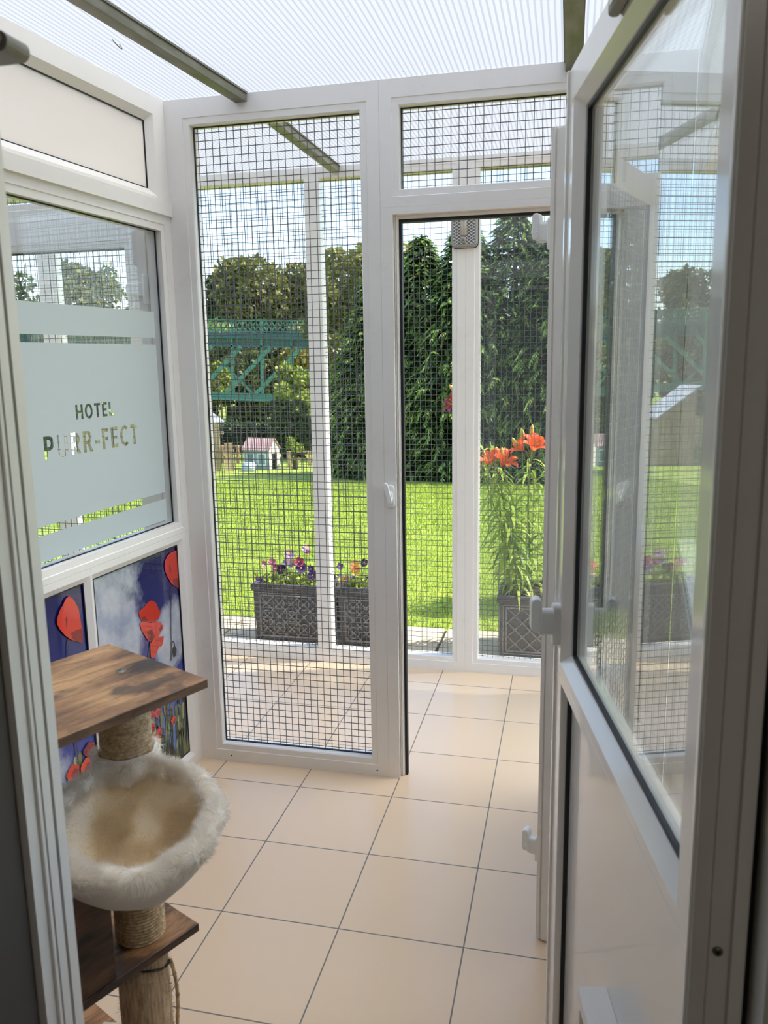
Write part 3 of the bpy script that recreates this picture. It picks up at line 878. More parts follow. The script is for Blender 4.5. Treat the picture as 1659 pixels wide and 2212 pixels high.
PM = [None, M_red, M_red2, M_red3, M_stem, M_gr1, M_gr2, M_gr3]
for k in range(2):
    if k == 0:
        x0, x1 = -0.531, -0.062
        sk = sky_print('poppy_print_sky', -0.515, 0.62, 0.25, 0.55, -0.13, 0.53)
        b, poly, strip, petal, poppy, small, meadow = printed_panel('printed_panel', x0, x1, 0.056, 0.848, sk, 5)
        meadow(80, 0.27)
        strip([(-0.26, 0.555), (-0.271, 0.523), (-0.277, 0.493)], 0.0020, 4)
        strip([(-0.111, 0.713), (-0.126, 0.616), (-0.134, 0.53), (-0.139, 0.442)], 0.0020, 4)
        strip([(-0.144, 0.444), (-0.134, 0.501), (-0.125, 0.51), (-0.117, 0.5), (-0.114, 0.485)], 0.0020, 4)
        poly([(-0.127, 0.485), (-0.114, 0.487), (-0.105, 0.472), (-0.11, 0.45), (-0.123, 0.448), (-0.13, 0.467)], 4)
        poly([(-0.222, 0.553), (-0.203, 0.553), (-0.178, 0.546), (-0.185, 0.529), (-0.193, 0.517), (-0.213, 0.517), (-0.224, 0.506), (-0.237, 0.492), (-0.252, 0.491), (-0.264, 0.502), (-0.263, 0.547), (-0.256, 0.551)], 1)
        poly([(-0.315, 0.675), (-0.298, 0.681), (-0.278, 0.685), (-0.258, 0.694), (-0.24, 0.694), (-0.222, 0.686), (-0.21, 0.675), (-0.204, 0.663), (-0.198, 0.645), (-0.186, 0.639), (-0.194, 0.628), (-0.203, 0.617), (-0.23, 0.617), (-0.263, 0.623), (-0.291, 0.634), (-0.304, 0.647)], 1)
        poly([(-0.301, 0.653), (-0.281, 0.651), (-0.262, 0.627), (-0.291, 0.634)], 2)
        poly([(-0.312, 0.635), (-0.303, 0.637), (-0.291, 0.636), (-0.27, 0.625), (-0.252, 0.618), (-0.234, 0.616), (-0.211, 0.611), (-0.19, 0.599), (-0.177, 0.583), (-0.183, 0.572), (-0.198, 0.565), (-0.219, 0.55), (-0.245, 0.55), (-0.27, 0.56), (-0.28, 0.573), (-0.289, 0.587), (-0.304, 0.61)], 3)
        poly([(-0.277, 0.597), (-0.244, 0.595), (-0.232, 0.564), (-0.245, 0.551), (-0.269, 0.561)], 2)
        poly([(-0.211, 0.579), (-0.189, 0.591), (-0.178, 0.582), (-0.197, 0.568)], 2)
        poly([(-0.129, 0.819), (-0.142, 0.807), (-0.147, 0.79), (-0.143, 0.768), (-0.134, 0.75), (-0.112, 0.718), (-0.09, 0.701), (-0.068, 0.688), (-0.042, 0.679), (-0.025, 0.827), (-0.075, 0.829), (-0.108, 0.828)], 1)
        poly([(-0.103, 0.73), (-0.074, 0.729), (-0.038, 0.713), (-0.042, 0.679), (-0.068, 0.688), (-0.093, 0.704)], 2)
        poly([(-0.119, 0.785), (-0.113, 0.788), (-0.107, 0.763), (-0.118, 0.752)], 2)
        for (a, c) in ((-0.280, 0.297), (-0.246, 0.292), (-0.285, 0.250), (-0.246, 0.216), (-0.153, 0.222), (-0.275, 0.200), (-0.34, 0.24), (-0.40, 0.18), (-0.45, 0.26), (-0.50, 0.17)): small(a, c, 0.017)
        lab = 'panel printed with a pair of red poppies against cloudy blue sky, nearest the far corner'
    else:
        x0, x1 = -1.72, -0.574
        sk = sky_print('poppy_print_sky_second', -0.95, 0.30, 0.30, 0.22, -0.62, 0.24)
        b, poly, strip, petal, poppy, small, meadow = printed_panel('printed_panel', x0, x1, 0.056, 0.848, sk, 9)
        meadow(150, 0.28)
        strip([(-0.656, 0.7), (-0.663, 0.675), (-0.668, 0.642), (-0.668, 0.45), (-0.66, 0.06)], 0.0022, 4)
        poly([(-0.66, 0.819), (-0.653, 0.824), (-0.64, 0.826), (-0.627, 0.815), (-0.619, 0.804), (-0.606, 0.78), (-0.601, 0.743), (-0.597, 0.701), (-0.6, 0.671), (-0.625, 0.683), (-0.649, 0.697), (-0.671, 0.717), (-0.692, 0.744), (-0.7, 0.762), (-0.699, 0.774), (-0.693, 0.785), (-0.682, 0.799), (-0.669, 0.808)], 3)
        poly([(-0.646, 0.718), (-0.621, 0.718), (-0.595, 0.714), (-0.6, 0.671), (-0.625, 0.683), (-0.645, 0.698)], 2)
        poly([(-0.665, 0.764), (-0.658, 0.774), (-0.656, 0.76), (-0.664, 0.737)], 2)
        for (a, c) in ((-0.612, 0.336), (-0.630, 0.290), (-0.690, 0.30), (-0.62, 0.17), (-0.76, 0.2), (-0.82, 0.27), (-0.9, 0.18), (-1.0, 0.3), (-1.2, 0.22), (-1.4, 0.3)): small(a, c, 0.026)
        poppy(-0.95, 0.66, 0.05, 0.06); poppy(-1.3, 0.58, 0.05, 0.06)
        lab = 'glossy panel printed with one large red poppy, left of the slim upright bar'
    PM[0] = sk
    o = b.build('printed_panel', list(PM))
    o.matrix_world = LW
    tag(o, lab, 'printed panel', 'poppy panels under the frosted window')

# ------------------------------------------------------------------ cat tree
E1 = Vector((0.903, -0.430, 0)); E2 = Vector((-0.430, -0.903, 0))
CT = empty('cat_tree', (0.465, -1.277, 0), math.atan2(E1.y, E1.x))
# local x = E1 (right, nearer), local y = -E2 (back); front is -y
tag(CT, 'brown wood and sisal cat tree with a cream plush hammock, left of the doorway', 'cat tree')
def board(name, x0, x1, y0, y1, z0, z1, parent=CT):
    g = MB(); g.box(x0, x1, y0, y1, z0, z1)
    for i, f in enumerate(g.f):
        g.m[i] = 0 if i < 2 else 1
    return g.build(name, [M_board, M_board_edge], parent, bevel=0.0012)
top = board('top_board', -0.142, 0.155, -0.211, 0.0685, 0.934, 0.950)
g = MB(); g.lathe([(0.0, 0.0016), (0.0035, 0.0016), (0.0042, 0.0004), (0.0085, 0.0010), (0.0095, 0.0)], 0, 24); g.lathe([(0.0, 0.0019), (0.0024, 0.0019)], 1, 6)
g.build('bolt', [M_screw, M_gasket], top, Matrix.Translation((0, 0, 0.950)))

def sisal_post(name, r, z0, z1, pitch_=0.0062):
    g = MB()
    turns = int((z1 - z0) / pitch_)
    prof = []
    for k in range(turns * 4 + 1):
        t = k / 4
        prof.append((r + 0.0016 * math.sin(2 * math.pi * t), z0 + (z1 - z0) * k / (turns * 4)))
    g.lathe(prof, 0, 40)
    return g.build(name, M_sisal, CT)
def fray(parent, r, z0, z1, n, seed, mat_=M_sisal, L=(0.006, 0.02)):
    rnd = np.random.default_rng(seed)
    th = rnd.uniform(0, 2 * np.pi, n); z = rnd.uniform(z0, z1, n)
    P = np.stack([r * np.cos(th), r * np.sin(th), z], 1)
    D = np.stack([np.cos(th), np.sin(th), np.zeros(n)], 1) * 0.5 + rnd.normal(0, 0.6, (n, 3))
    D /= np.linalg.norm(D, axis=1)[:, None]
    S = np.cross(D, rnd.normal(0, 1, (n, 3))); S /= np.linalg.norm(S, axis=1)[:, None]
    ln = rnd.uniform(L[0], L[1], n)[:, None]
    V = np.concatenate([P - S * 0.0004, P + S * 0.0004, P + D * ln], 0)
    F = np.stack([np.arange(n), np.arange(n) + n, np.arange(n) + 2 * n], 1)
    return tag(tri_mesh('loose_fibres', V, F, mat_, parent), kind='stuff')
p1 = sisal_post('upper_post', 0.0445, 0.430, 0.934)
fray(p1, 0.045, 0.435, 0.93, 1300, 1)
board('shelf', -0.26, 0.070, -0.36, 0.081, 0.414, 0.430)
p2 = MB(); p2.lathe([(0.045, 0.018), (0.047, 0.05), (0.0465, 0.20), (0.0475, 0.30), (0.0465, 0.352), (0.0475, 0.356), (0.0455, 0.360), (0.0465, 0.414)], 0, 40,
         wob=lambda t, i: 0.0012 * math.sin(7 * t + i))
p2 = p2.build('lower_post', M_sisal_matt, CT)
fray(p2, 0.047, 0.03, 0.41, 2600, 2, M_sisal_matt, (0.005, 0.018))
g = MB()
for k in range(34):
    t = -2.1 + 3.0 * k / 34
    g.box(-0.0022, 0.0022, -0.0022, 0.0022, -0.0016, 0.0016, 0, Matrix.Translation((0.0468 * math.cos(t), 0.0468 * math.sin(t), 0.372 - 0.012 * math.sin(t * 1.5))))
g.build('stitching', M_stem, p2)
g = MB()
rp = [Vector((0.62, 0.78, 0)) * (0.050 + 0.004 * math.sin(k * 0.4) + 0.008 * (1 - math.exp(-k * 0.2))) + Vector((0, 0, 0.36 - 0.0155 * k)) for k in range(20)]
g.tube(rp, 0.0034, 0, 8)
for ph in (0, math.pi):
    g.tube([p_ + Vector((0.0022 * math.cos(k * 2.0 + ph), 0.0022 * math.sin(k * 2.0 + ph), 0)) for k, p_ in enumerate(rp)], 0.0024, 0, 6)
g.build('hanging_rope', M_sisal, CT)
base_board = board('base_board', -0.42, 0.17, -0.33, 0.088, 0.0, 0.018)
g = MB(); g.box(-0.022, 0.022, -0.012, 0.012, 0.0, 0.0006)
for k, (x, w_) in enumerate(((-0.013, 0.004), (-0.005, 0.003), (0.003, 0.004))):
    g.tube([(x + 0.0034 * math.cos(t), 0.0 + 0.005 * math.sin(t), 0.0009) for t in np.linspace(0, 2 * math.pi * (1 if k != 1 else 0.8), 11)], 0.0005, 1, 5)
g.build('sticker', [mat('cream_sticker', (206, 196, 172), 0.6), M_gasket], base_board, Matrix.Translation((-0.262, 0.072, 0.018)) @ Matrix.Rotation(0.6, 4, 'Z'))
# the box on the shelf (its right wall shows)
g = MB()
bx0, bx1, by0, by1, bz0, bz1 = -0.26, 0.068, -0.36, -0.097, 0.430, 0.626
g.box(bx1 - 0.014, bx1, by0, by1, bz0, bz1); g.box(bx0, bx0 + 0.014, by0, by1, bz0, bz1)
g.box(bx0 + 0.014, bx1 - 0.014, by1 - 0.014, by1, bz0, bz1); g.box(bx0, bx1, by0, by1, bz1, bz1 + 0.014)
cb = g.build('cat_box', M_box_wood, CT, bevel=0.001)

# plush hammock hanging in a ring from the upper post
BC = Vector((0.560, -1.425, 0.760))
loc = CT.matrix_basis  # not evaluated yet; build in cat-tree space by hand
def to_ct(v):
    d = Vector(v) - Vector((0.465, -1.277, 0))
    return Vector((d.dot(E1), d.dot(-E2), d.z))
HB = MB()
BR = 0.158
bc = to_ct(BC)
fd = to_ct(Vector((0.465 + 0.53, -1.277 - 0.85, 0))).normalized()
TILT = Matrix.Rotation(-math.radians(10.0), 4, fd.cross(Vector((0, 0, 1))))
mt = Matrix.Translation(bc) @ TILT
HB.lathe([(0.0, -0.118), (0.050, -0.116), (0.084, -0.102), (0.112, -0.070), (0.127, -0.034), (0.134, 0.0)], 0, 48, mt, True, lambda t, i: 0.0025 * math.sin(5 * t + 1.3 * i) * (i > 1))
hb = HB.build('hammock', M_fabric, CT)
g = MB()
inner = [(0.0, -0.098), (0.042, -0.096), (0.074, -0.084), (0.100, -0.052), (0.113, -0.015), (0.120, 0.004)]
g.lathe(inner, 0, 48, mt, True, lambda t, i: 0.004 * math.sin(4 * t + 0.9 * i) * (i > 0))
li = g.build('plush_lining', mat('cream_backing', (250, 240, 222), 0.95), hb)
g = MB()
ring = [(0.127 + 0.016 * math.cos(a), 0.002 + 0.016 * math.sin(a)) for a in np.linspace(0, 2 * math.pi, 13)]
g.lathe(ring, 0, 64, mt, True, lambda t, i: 0.003 * math.sin(9 * t) + 0.002 * math.sin(17 * t + 1))
# sleeve that wraps the post
d_ = Vector((-bc.x, -bc.y, 0)).normalized()
g.lathe([(0.050, -0.020), (0.058, -0.006), (0.058, 0.012), (0.050, 0.022), (0.045, 0.012)], 0, 32, Matrix.Translation((0, 0, bc.z + 0.022)), True, lambda t, i: 0.002 * math.sin(6 * t))
ri = g.build('plush_rim', mat('white_backing', (248, 242, 232), 0.95), hb)

def fur(name, n, seed, sampler, mats, parent, L, wdt, lay):
    rnd = np.random.default_rng(seed)
    P, Nn = sampler(n, rnd)
    fl1 = np.stack([np.sin(P[:, 0] * 70 + P[:, 1] * 31), np.sin(P[:, 1] * 77 + P[:, 2] * 40 + 1.0), np.sin(P[:, 2] * 90 + P[:, 0] * 50)], 1)
    D = Nn * lay[0] + fl1 * lay[1] + rnd.normal(0, lay[2], (n, 3)) + np.array([0, 0, -lay[3]])
    D /= np.linalg.norm(D, axis=1)[:, None]
    S = np.cross(D, rnd.normal(0, 1, (n, 3))); S /= np.linalg.norm(S, axis=1)[:, None]
    ln = rnd.uniform(L * 0.5, L, n)[:, None]
    V = np.concatenate([P - S * wdt, P + S * wdt, P + D * ln], 0)
    F = np.stack([np.arange(n), np.arange(n) + n, np.arange(n) + 2 * n], 1)
    return tag(tri_mesh(name, V, F, mats, parent), kind='stuff')
TM = np.array(TILT.to_3x3())
def s_inner(n, rnd):
    r = np.sqrt(rnd.uniform(0, 1, n)) * 0.120; th = rnd.uniform(0, 2 * np.pi, n)
    pr = np.array(inner); z = np.interp(r, pr[:, 0], pr[:, 1]); dz = (np.interp(r + 0.003, pr[:, 0], pr[:, 1]) - np.interp(r - 0.003, pr[:, 0], pr[:, 1])) / 0.006
    P = np.stack([r * np.cos(th), r * np.sin(th), z], 1)
    Nn = np.stack([-dz * np.cos(th), -dz * np.sin(th), np.ones(n)], 1); Nn /= np.linalg.norm(Nn, axis=1)[:, None]
    return P @ TM.T + np.array(bc), Nn @ TM.T
def s_rim(n, rnd):
    th = rnd.uniform(0, 2 * np.pi, n); a = rnd.uniform(0, 2 * np.pi, n)
    R_ = 0.127 + 0.016 * np.cos(a) + 0.003 * np.sin(9 * th)
    P = np.stack([R_ * np.cos(th), R_ * np.sin(th), 0.002 + 0.016 * np.sin(a)], 1)
    Nn = np.stack([np.cos(a) * np.cos(th), np.cos(a) * np.sin(th), np.sin(a)], 1)
    P = P @ TM.T + np.array(bc); Nn = Nn @ TM.T
    m = int(n * 0.07)
    t2 = rnd.uniform(0, 2 * np.pi, m); zz = rnd.uniform(-0.02, 0.022, m)
    P[:m] = np.stack([0.056 * np.cos(t2), 0.056 * np.sin(t2), bc.z + 0.022 + zz], 1); Nn[:m] = np.stack([np.cos(t2), np.sin(t2), 0.6 + 0 * t2], 1)
    return P, Nn
fur('plush_pile', 42000, 11, s_inner, M_fur_cream, li, 0.012, 0.0006, (0.45, 0.55, 0.35, 0.0))
fur('plush_pile', 56000, 12, s_rim, M_fur_white, ri, 0.018, 0.0006, (0.6, 0.75, 0.35, 0.15))

# ------------------------------------------------------------------ bulkhead lamp on the garden-wall post
BL = empty('bulkhead_lamp', (0.7665, YO, 2.045), math.pi)
tag(BL, 'grey bulkhead lamp with a diamond-patterned cover on the post above the doorway view', 'lamp')
M_lampgrey = mat('lamp_grey', (158, 158, 156), 0.45)
M_lampglass = glass_mat('lamp_cover_glass', (0.80, 0.82, 0.82, 1))
g = MB(); g.rbox(-0.058, 0.058, 0.0, 0.020, -0.088, 0.088, 0.020, axis='y'); g.rbox(-0.054, 0.054, 0.020, 0.030, -0.084, 0.084, 0.018, axis='y')
g.build('housing', M_lampgrey, BL, bevel=0.002)
g = MB()
g.rbox(-0.060, 0.060, -0.0005, 0.006, -0.090, 0.090, 0.021, axis='y'); g.build('gasket', M_gasket, BL)
g = MB()
def clip_line(x, z, dx, dz, X_, Z_):
    t0, t1 = -9, 9
    for (p_, d, lo, hi) in ((x, dx, -X_, X_), (z, dz, -Z_, Z_)):
        a, c = (lo - p_) / d, (hi - p_) / d
        t0 = max(t0, min(a, c)); t1 = min(t1, max(a, c))
    return (t0, t1) if t1 > t0 else None
for sgn in (1, -1):
    for k in range(-26, 27):
        z = k * 0.0131
        cl = clip_line(0, z, 1.0, 0.62 * sgn, 0.046, 0.076)
        if cl:
            g.tube([(cl[0], 0.0345, z + 0.62 * sgn * cl[0]), (cl[1], 0.0345, z + 0.62 * sgn * cl[1])], 0.0011, 0, 4, smooth=False)
g.build('diamond_cover', mat('lamp_ribs', (214, 214, 210), 0.2), BL)
g = MB(); g.rbox(-0.046, 0.046, 0.0302, 0.0312, -0.076, 0.076, 0.014, axis='y'); g.build('reflector', mat('lamp_reflector', (122, 122, 124), 0.4), BL)
g = MB(); g.tube([(-0.004, 0.0330, -0.040), (-0.004, 0.0330, 0.03)], 0.0085, 0, 10); g.tube([(0.007, 0.0330, -0.040), (0.007, 0.0330, 0.03)], 0.0085, 0, 10); g.tube([(0.001, 0.0335, 0.03), (0.001, 0.0335, 0.075)], 0.016, 0, 12)
g.build('bulb', mat('lamp_bulb', (186, 178, 162), 0.3), BL)
g = MB(); g.tube([(0.002, 0.028, -0.058), (0.002, 0.040, -0.058)], 0.013, 0, 20); g.tube([(0.002, 0.040, -0.058), (0.002, 0.043, -0.058)], 0.006, 1, 12)
g.build('cover_screw', [M_lampgrey, M_screw], BL)

# ------------------------------------------------------------------ garden ground
def gz(y):
    return float(np.interp(y, [1.87, 15.0, 22.0, 60.0, 200.0], [-0.050, -0.882, -1.35, -3.0, -3.0]))
M_lawn = mat('lawn_green', (92, 150, 40), 0.9)
q = N(M_lawn)
v = q.coord('Object')
c = q.ramp(q.noise(v, 3.0, 6, 0.65), [(0.3, lin(124, 146, 44)), (0.55, lin(152, 170, 58)), (0.75, lin(172, 184, 74))])
c2 = q.ramp(q.noise(v, 60, 3, 0.6), [(0.3, (0.62, 0.66, 0.55, 1)), (0.6, (1, 1, 1, 1))])
mm = q.n('ShaderNodeMix', data_type='RGBA', blend_type='MULTIPLY'); mm.inputs[0].default_value = 1
q.l(c, mm.inputs[6]); q.l(c2, mm.inputs[7]); q.l(mm.outputs[2], q.p.inputs['Base Color'])
ys = [1.87, 4, 8, 12, 15.0, 22.0, 60.0, 200.0]
b = MB()
for y0, y1 in zip(ys[:-1], ys[1:]):
    b.add([(-150, y0, gz(y0)), (150, y0, gz(y0)), (150, y1, gz(y1)), (-150, y1, gz(y1))], [(0, 1, 2, 3)])
struct(b.build('lawn', M_lawn), 'sunlit green lawn sloping away from the paving', 'lawn')
def blades(name, x0, x1, y0, y1, n, hgt, wid, seed):
    rnd = np.random.default_rng(seed)
    x = rnd.uniform(x0, x1, n); y = y0 + (y1 - y0) * rnd.uniform(0, 1, n)
    z = np.interp(y, [1.87, 15.0], [-0.050, -0.882]) - 0.003
    P = np.stack([x, y, z], 1)
    a = rnd.uniform(0, 2 * np.pi, n)
    S = np.stack([np.cos(a), np.sin(a), 0 * a], 1) * wid
    D = rnd.normal(0, 0.35, (n, 3)); D[:, 2] = 1.0
    D *= (hgt * rnd.uniform(0.5, 1.2, n))[:, None]
    V = np.concatenate([P - S, P + S, P + D], 0)
    F = np.stack([np.arange(n), np.arange(n) + n, np.arange(n) + 2 * n], 1)
    return V, F
M_grass = rand_mat('grass_blades', [(0.0, lin(118, 142, 42)), (0.5, lin(150, 170, 56)), (1.0, lin(182, 194, 82))], 0.5, 0.22)
V1, F1 = blades('', -2.6, 1.8, 1.88, 5.0, 60000, 0.035, 0.0022, 1)
V2, F2 = blades('', -4.6, 2.2, 5.0, 10.8, 60000, 0.045, 0.0045, 2)
tag(tri_mesh('grass', np.concatenate([V1, V2]), np.concatenate([F1, F2 + len(V1)]), M_grass), 'short mown grass of the lawn', 'grass', kind='stuff')

M_stone = mat('paving_stone', (206, 190, 158), 0.85)
q = N(M_stone)
v = q.coord('Object')
q.l(q.ramp(q.noise(v, 6, 7, 0.65), [(0.3, lin(168, 152, 122)), (0.6, lin(212, 198, 166)), (0.8, lin(190, 176, 150))]), q.p.inputs['Base Color'])
q.bump(q.noise(v, 25, 5), 0.3, 0.004)
M_joint = mat('paving_joint', (58, 58, 46), 0.95)
b = MB()
x = -4.32
while x < 4.2:
    x1 = x + 0.612
    b.box(x + 0.008, x1 - 0.008, 1.262, 1.872, -0.09, -0.035)
    x = x1
b.box(-4.4, 4.3, 1.20, 1.874, -0.10, -0.048, 1)
struct(b.build('patio', [M_stone, M_joint], None, None, 0.004), 'sunlit pale stone paving strip along the outside of the mesh wall', 'paving')

# ------------------------------------------------------------------ planters
M_lead = mat('lead_grey_planter', (74, 73, 74), 0.5)
q = N(M_lead)
v = q.coord('Object')
q.l(q.ramp(q.noise(v, 14, 5), [(0.3, lin(58, 57, 58)), (0.6, lin(84, 83, 84)), (0.8, lin(104, 102, 100))]), q.p.inputs['Base Color'])
M_lead_hi = mat('lead_relief', (146, 145, 146), 0.45)
M_soil = mat('potting_soil', (52, 40, 32), 0.95)
def planter(x0, x1, y0, y1, z0, z1, label, style, name='planter', group=None):
    root = empty(name, ((x0 + x1) / 2, (y0 + y1) / 2, z0))
    tag(root, label, 'planter', group)
    W, Dp, H = (x1 - x0) / 2, (y1 - y0) / 2, z1 - z0
    t = 0.022
    g = MB()
    tp = 0.010
    def ring(zz, k): return [(-W + k, -Dp + k, zz), (W - k, -Dp + k, zz), (W - k, Dp - k, zz), (-W + k, Dp - k, zz)]
    rings = [ring(0, tp), ring(0.022, tp), ring(0.024, tp + 0.006), ring(H - 0.040, 0.008), ring(H - 0.036, 0.001), ring(H - 0.026, -0.004), ring(H - 0.010, -0.004), ring(H, 0.0), ring(H, t), ring(H - 0.03, t + 0.002), ring(0.03, t + 0.006)]
    V = [p for r_ in rings for p in r_]; F = []
    for i in range(len(rings) - 1):
        for k in range(4): F.append((i * 4 + k, i * 4 + (k + 1) % 4, (i + 1) * 4 + (k + 1) % 4, (i + 1) * 4 + k))
    F.append((3, 2, 1, 0))
    g.add(V, F)
    body = g.build('trough', M_lead, root, None, 0.002)
    r_ = MB()
    def lines(A, B_, nrm, w_, h_):
        """relief lattice on a face spanned by A (along) and z"""
        u0, u1, v0, v1 = -w_, w_, 0.045, h_ - 0.062
        def L(p, q_, rad):
            r_.tube([A * p[0] + nrm + Vector((0, 0, p[1])), A * q_[0] + nrm + Vector((0, 0, q_[1]))], rad, 0, 5, smooth=True)
        for (p, q_) in (((u0, v0), (u1, v0)), ((u1, v0), (u1, v1)), ((u1, v1), (u0, v1)), ((u0, v1), (u0, v0))): L(p, q_, 0.0045)
        if style == 'diamond':
            for (p, q_) in (((u0 - .016, v0 - .014), (u1 + .016, v0 - .014)), ((u1 + .016, v0 - .014), (u1 + .016, v1 + .014)), ((u1 + .016, v1 + .014), (u0 - .016, v1 + .014)), ((u0 - .016, v1 + .014), (u0 - .016, v0 - .014))): L(p, q_, 0.003)
        step = 0.074 if style == 'diamond' else 0.070
        for sg in (1, -1):
            k = -30
            while k < 30:
                c0 = k * step + (0.5 * step if style == 'diamond' else 0)
                # line v = sg*u + c0 (+ mid)
                mid = (v0 + v1) / 2
                pts = []
                us = []
                for uu in (u0, u1):
                    vv = sg * uu + c0 + mid
                    if v0 <= vv <= v1: us.append((uu, vv))
                for vv in (v0, v1):
                    uu = sg * (vv - mid - c0)
                    if u0 < uu < u1: us.append((uu, vv))
                if len(us) >= 2: L(us[0], us[1], 0.0042)
                k += 1
        if style != 'diamond':
            n = int((u1 - u0) / step); m_ = int((v1 - v0) / step)
            mid = (v0 + v1) / 2
            for i in range(-8, 9):
                for j in range(-4, 5):
                    if (i + j) % 2: continue
                    cu, cv = i * step / 1.0, mid + j * step
                    if u0 + 0.03 < cu < u1 - 0.03 and v0 + 0.03 < cv < v1 - 0.03:
                        r_.tube([A * (cu + 0.030 * math.cos(a)) + nrm + Vector((0, 0, cv + 0.030 * math.sin(a))) for a in np.linspace(0, 2 * math.pi, 15)], 0.0036, 0, 5)
    lines(Vector((1, 0, 0)), None, Vector((0, -Dp + 0.009, 0)), W - 0.045, H)
    lines(Vector((0, 1, 0)), None, Vector((-W + 0.009, 0, 0)), Dp - 0.04, H)
    lines(Vector((0, 1, 0)), None, Vector((W - 0.009, 0, 0)), Dp - 0.04, H)
    tag(r_.build('relief', M_lead_hi, root), 'raised lattice relief')
    s_ = MB(); s_.box(-W + t + 0.004, W - t - 0.004, -Dp + t + 0.004, Dp - t - 0.004, H - 0.09, H - 0.045); s_.build('soil', M_soil, root)
    return root
ZP = -0.035
planter(-0.425, 0.020, 1.45, 1.72, ZP, 0.300, 'dark grey lattice planter of purple pansies, left of the slim white post', 'rings', group='lattice planters of pansies')
planter(0.052, 0.372, 1.45, 1.72, ZP, 0.298, 'dark grey lattice planter with coral and yellow flowers, right of the slim white post', 'rings', group='lattice planters of pansies')
planter(0.900, 1.300, 1.45, 1.80, ZP, 0.300, 'grey diamond-lattice planter holding the orange lilies', 'diamond')
planter(-1.62, -1.20, 1.47, 1.74, ZP, 0.300, 'dark grey lattice planter outside the neighbouring pen, low in the left window', 'rings', group='lattice planters of pansies')

M_leaf = rand_mat('pansy_leaves', [(0, lin(110, 140, 40)), (0.5, lin(168, 186, 70)), (1, lin(206, 210, 110))], 0.5, 0.4)
M_stemg = mat('plant_stem', (128, 150, 66), 0.6)
PETAL = {k: mat('petal_' + k, c_, 0.6) for k, c_ in dict(lilac=(156, 128, 204), purple=(84, 46, 128), dark=(52, 22, 62), red=(204, 58, 92), coral=(226, 112, 92), yellow=(240, 200, 80), cream=(236, 208, 168), pink=(196, 112, 140)).items()}
def leaf_cloud(n, cx_, cy_, cz_, rx, ry, rz_, L, W, seed, up_=0.4):
    rnd = np.random.default_rng(seed)
    P = rnd.normal(0, 0.45, (n, 3)) * np.array([rx, ry, rz_]) + np.array([cx_, cy_, cz_])
    D = rnd.normal(0, 1, (n, 3)); D[:, 2] += up_; D /= np.linalg.norm(D, axis=1)[:, None]
    S = np.cross(D, rnd.normal(0, 1, (n, 3))); S /= np.linalg.norm(S, axis=1)[:, None]
    ln = (L * rnd.uniform(0.6, 1.2, n))[:, None]; ww = W * ln / L
    V = np.concatenate([P, P + D * ln * 0.5 + S * ww, P + D * ln, P + D * ln * 0.5 - S * ww], 0)
    k = np.arange(n)
    return V, np.stack([k, k + n, k + 2 * n, k + 3 * n], 1)
def flower_mesh(root, pos, base, kind, r_, face):
    st = MB(); st.tube([base, (base + pos) / 2 + Vector((0.004, 0, 0.006)), pos], 0.0014, 0, 5)
    stem_o = None
    n_ = face.normalized(); a = n_.cross(Vector((0.2, 0.1, 1))).normalized(); c_ = n_.cross(a)
    g = MB()
    two = dict(dark='purple', lilac='cream', red='dark', coral='yellow', yellow='coral', purple='dark', cream='pink', pink='dark')[kind]
    for k in range(5):
        t = 2 * math.pi * k / 5 + 0.3
        cc = pos + (a * math.cos(t) + c_ * math.sin(t)) * r_ * 0.55 + n_ * 0.002 * k
        pts = []
        for j in range(9):
            e = 2 * math.pi * j / 9
            pts.append(cc + (a * math.cos(e) + c_ * math.sin(e)) * r_ * 0.56 + n_ * (0.25 * r_ * math.cos(e - t)))
        g.add([cc - n_ * 0.002] + pts, [(0, 1 + j, 1 + (j + 1) % 9) for j in range(9)], 0 if k < 3 else 1, True)
    g.add([pos + n_ * 0.010 + (a * math.cos(e) + c_ * math.sin(e)) * r_ * 0.16 for e in np.linspace(0, 2 * math.pi, 7)[:-1]], [(0, 1, 2, 3, 4, 5)], 2)
    o = g.build('flower', [PETAL[kind], PETAL[two if two in PETAL else 'dark'] if kind in ('lilac', 'coral', 'cream') else PETAL[kind], PETAL['yellow']], root)
    st.build('flower_stem', M_stemg, o)
def pansy(x, y, z, flowers, label, seed, w_=0.09, cat='pansy plant', group='pansy plants in the lattice planters'):
    root = empty('pansy_plant', (x, y, z)); tag(root, label, cat, group)
    V, F = leaf_cloud(190, 0, 0, 0.035, w_, 0.085, 0.036, 0.030, 0.009, seed)
    V[:, 2] = np.maximum(V[:, 2], 0.001)
    tri_mesh('foliage', V, F, M_leaf, root)
    g = MB()
    for k in range(7):
        a = k * 0.9
        g.tube([(0.006 * math.cos(a), 0.006 * math.sin(a), -0.02), (0.03 * math.cos(a), 0.03 * math.sin(a), 0.04)], 0.0015, 0, 5)
    g.build('stem', M_stemg, root)
    rnd = random.Random(seed)
    for (fx, fy, fz, kind, r_) in flowers:
        flower_mesh(root, Vector((fx - x, fy - y, fz - z)), Vector(((fx - x) * 0.3, (fy - y) * 0.3, 0.01)), kind, r_, Vector((rnd.uniform(-.3, .4), -0.8, rnd.uniform(0.2, 0.7))))
    return root
ZS = 0.258
pansy(-0.36, 1.585, ZS, [(-0.424, 1.55, 0.300, 'dark', .014), (-0.396, 1.50, 0.300, 'purple', .020), (-0.395, 1.58, 0.372, 'cream', .020), (-0.350, 1.58, 0.388, 'pink', .021), (-0.335, 1.60, 0.352, 'pink', .022), (-0.296, 1.58, 0.345, 'dark', .026)], 'pansy plant with cream and pink striped blooms at the left end of its planter', 21)
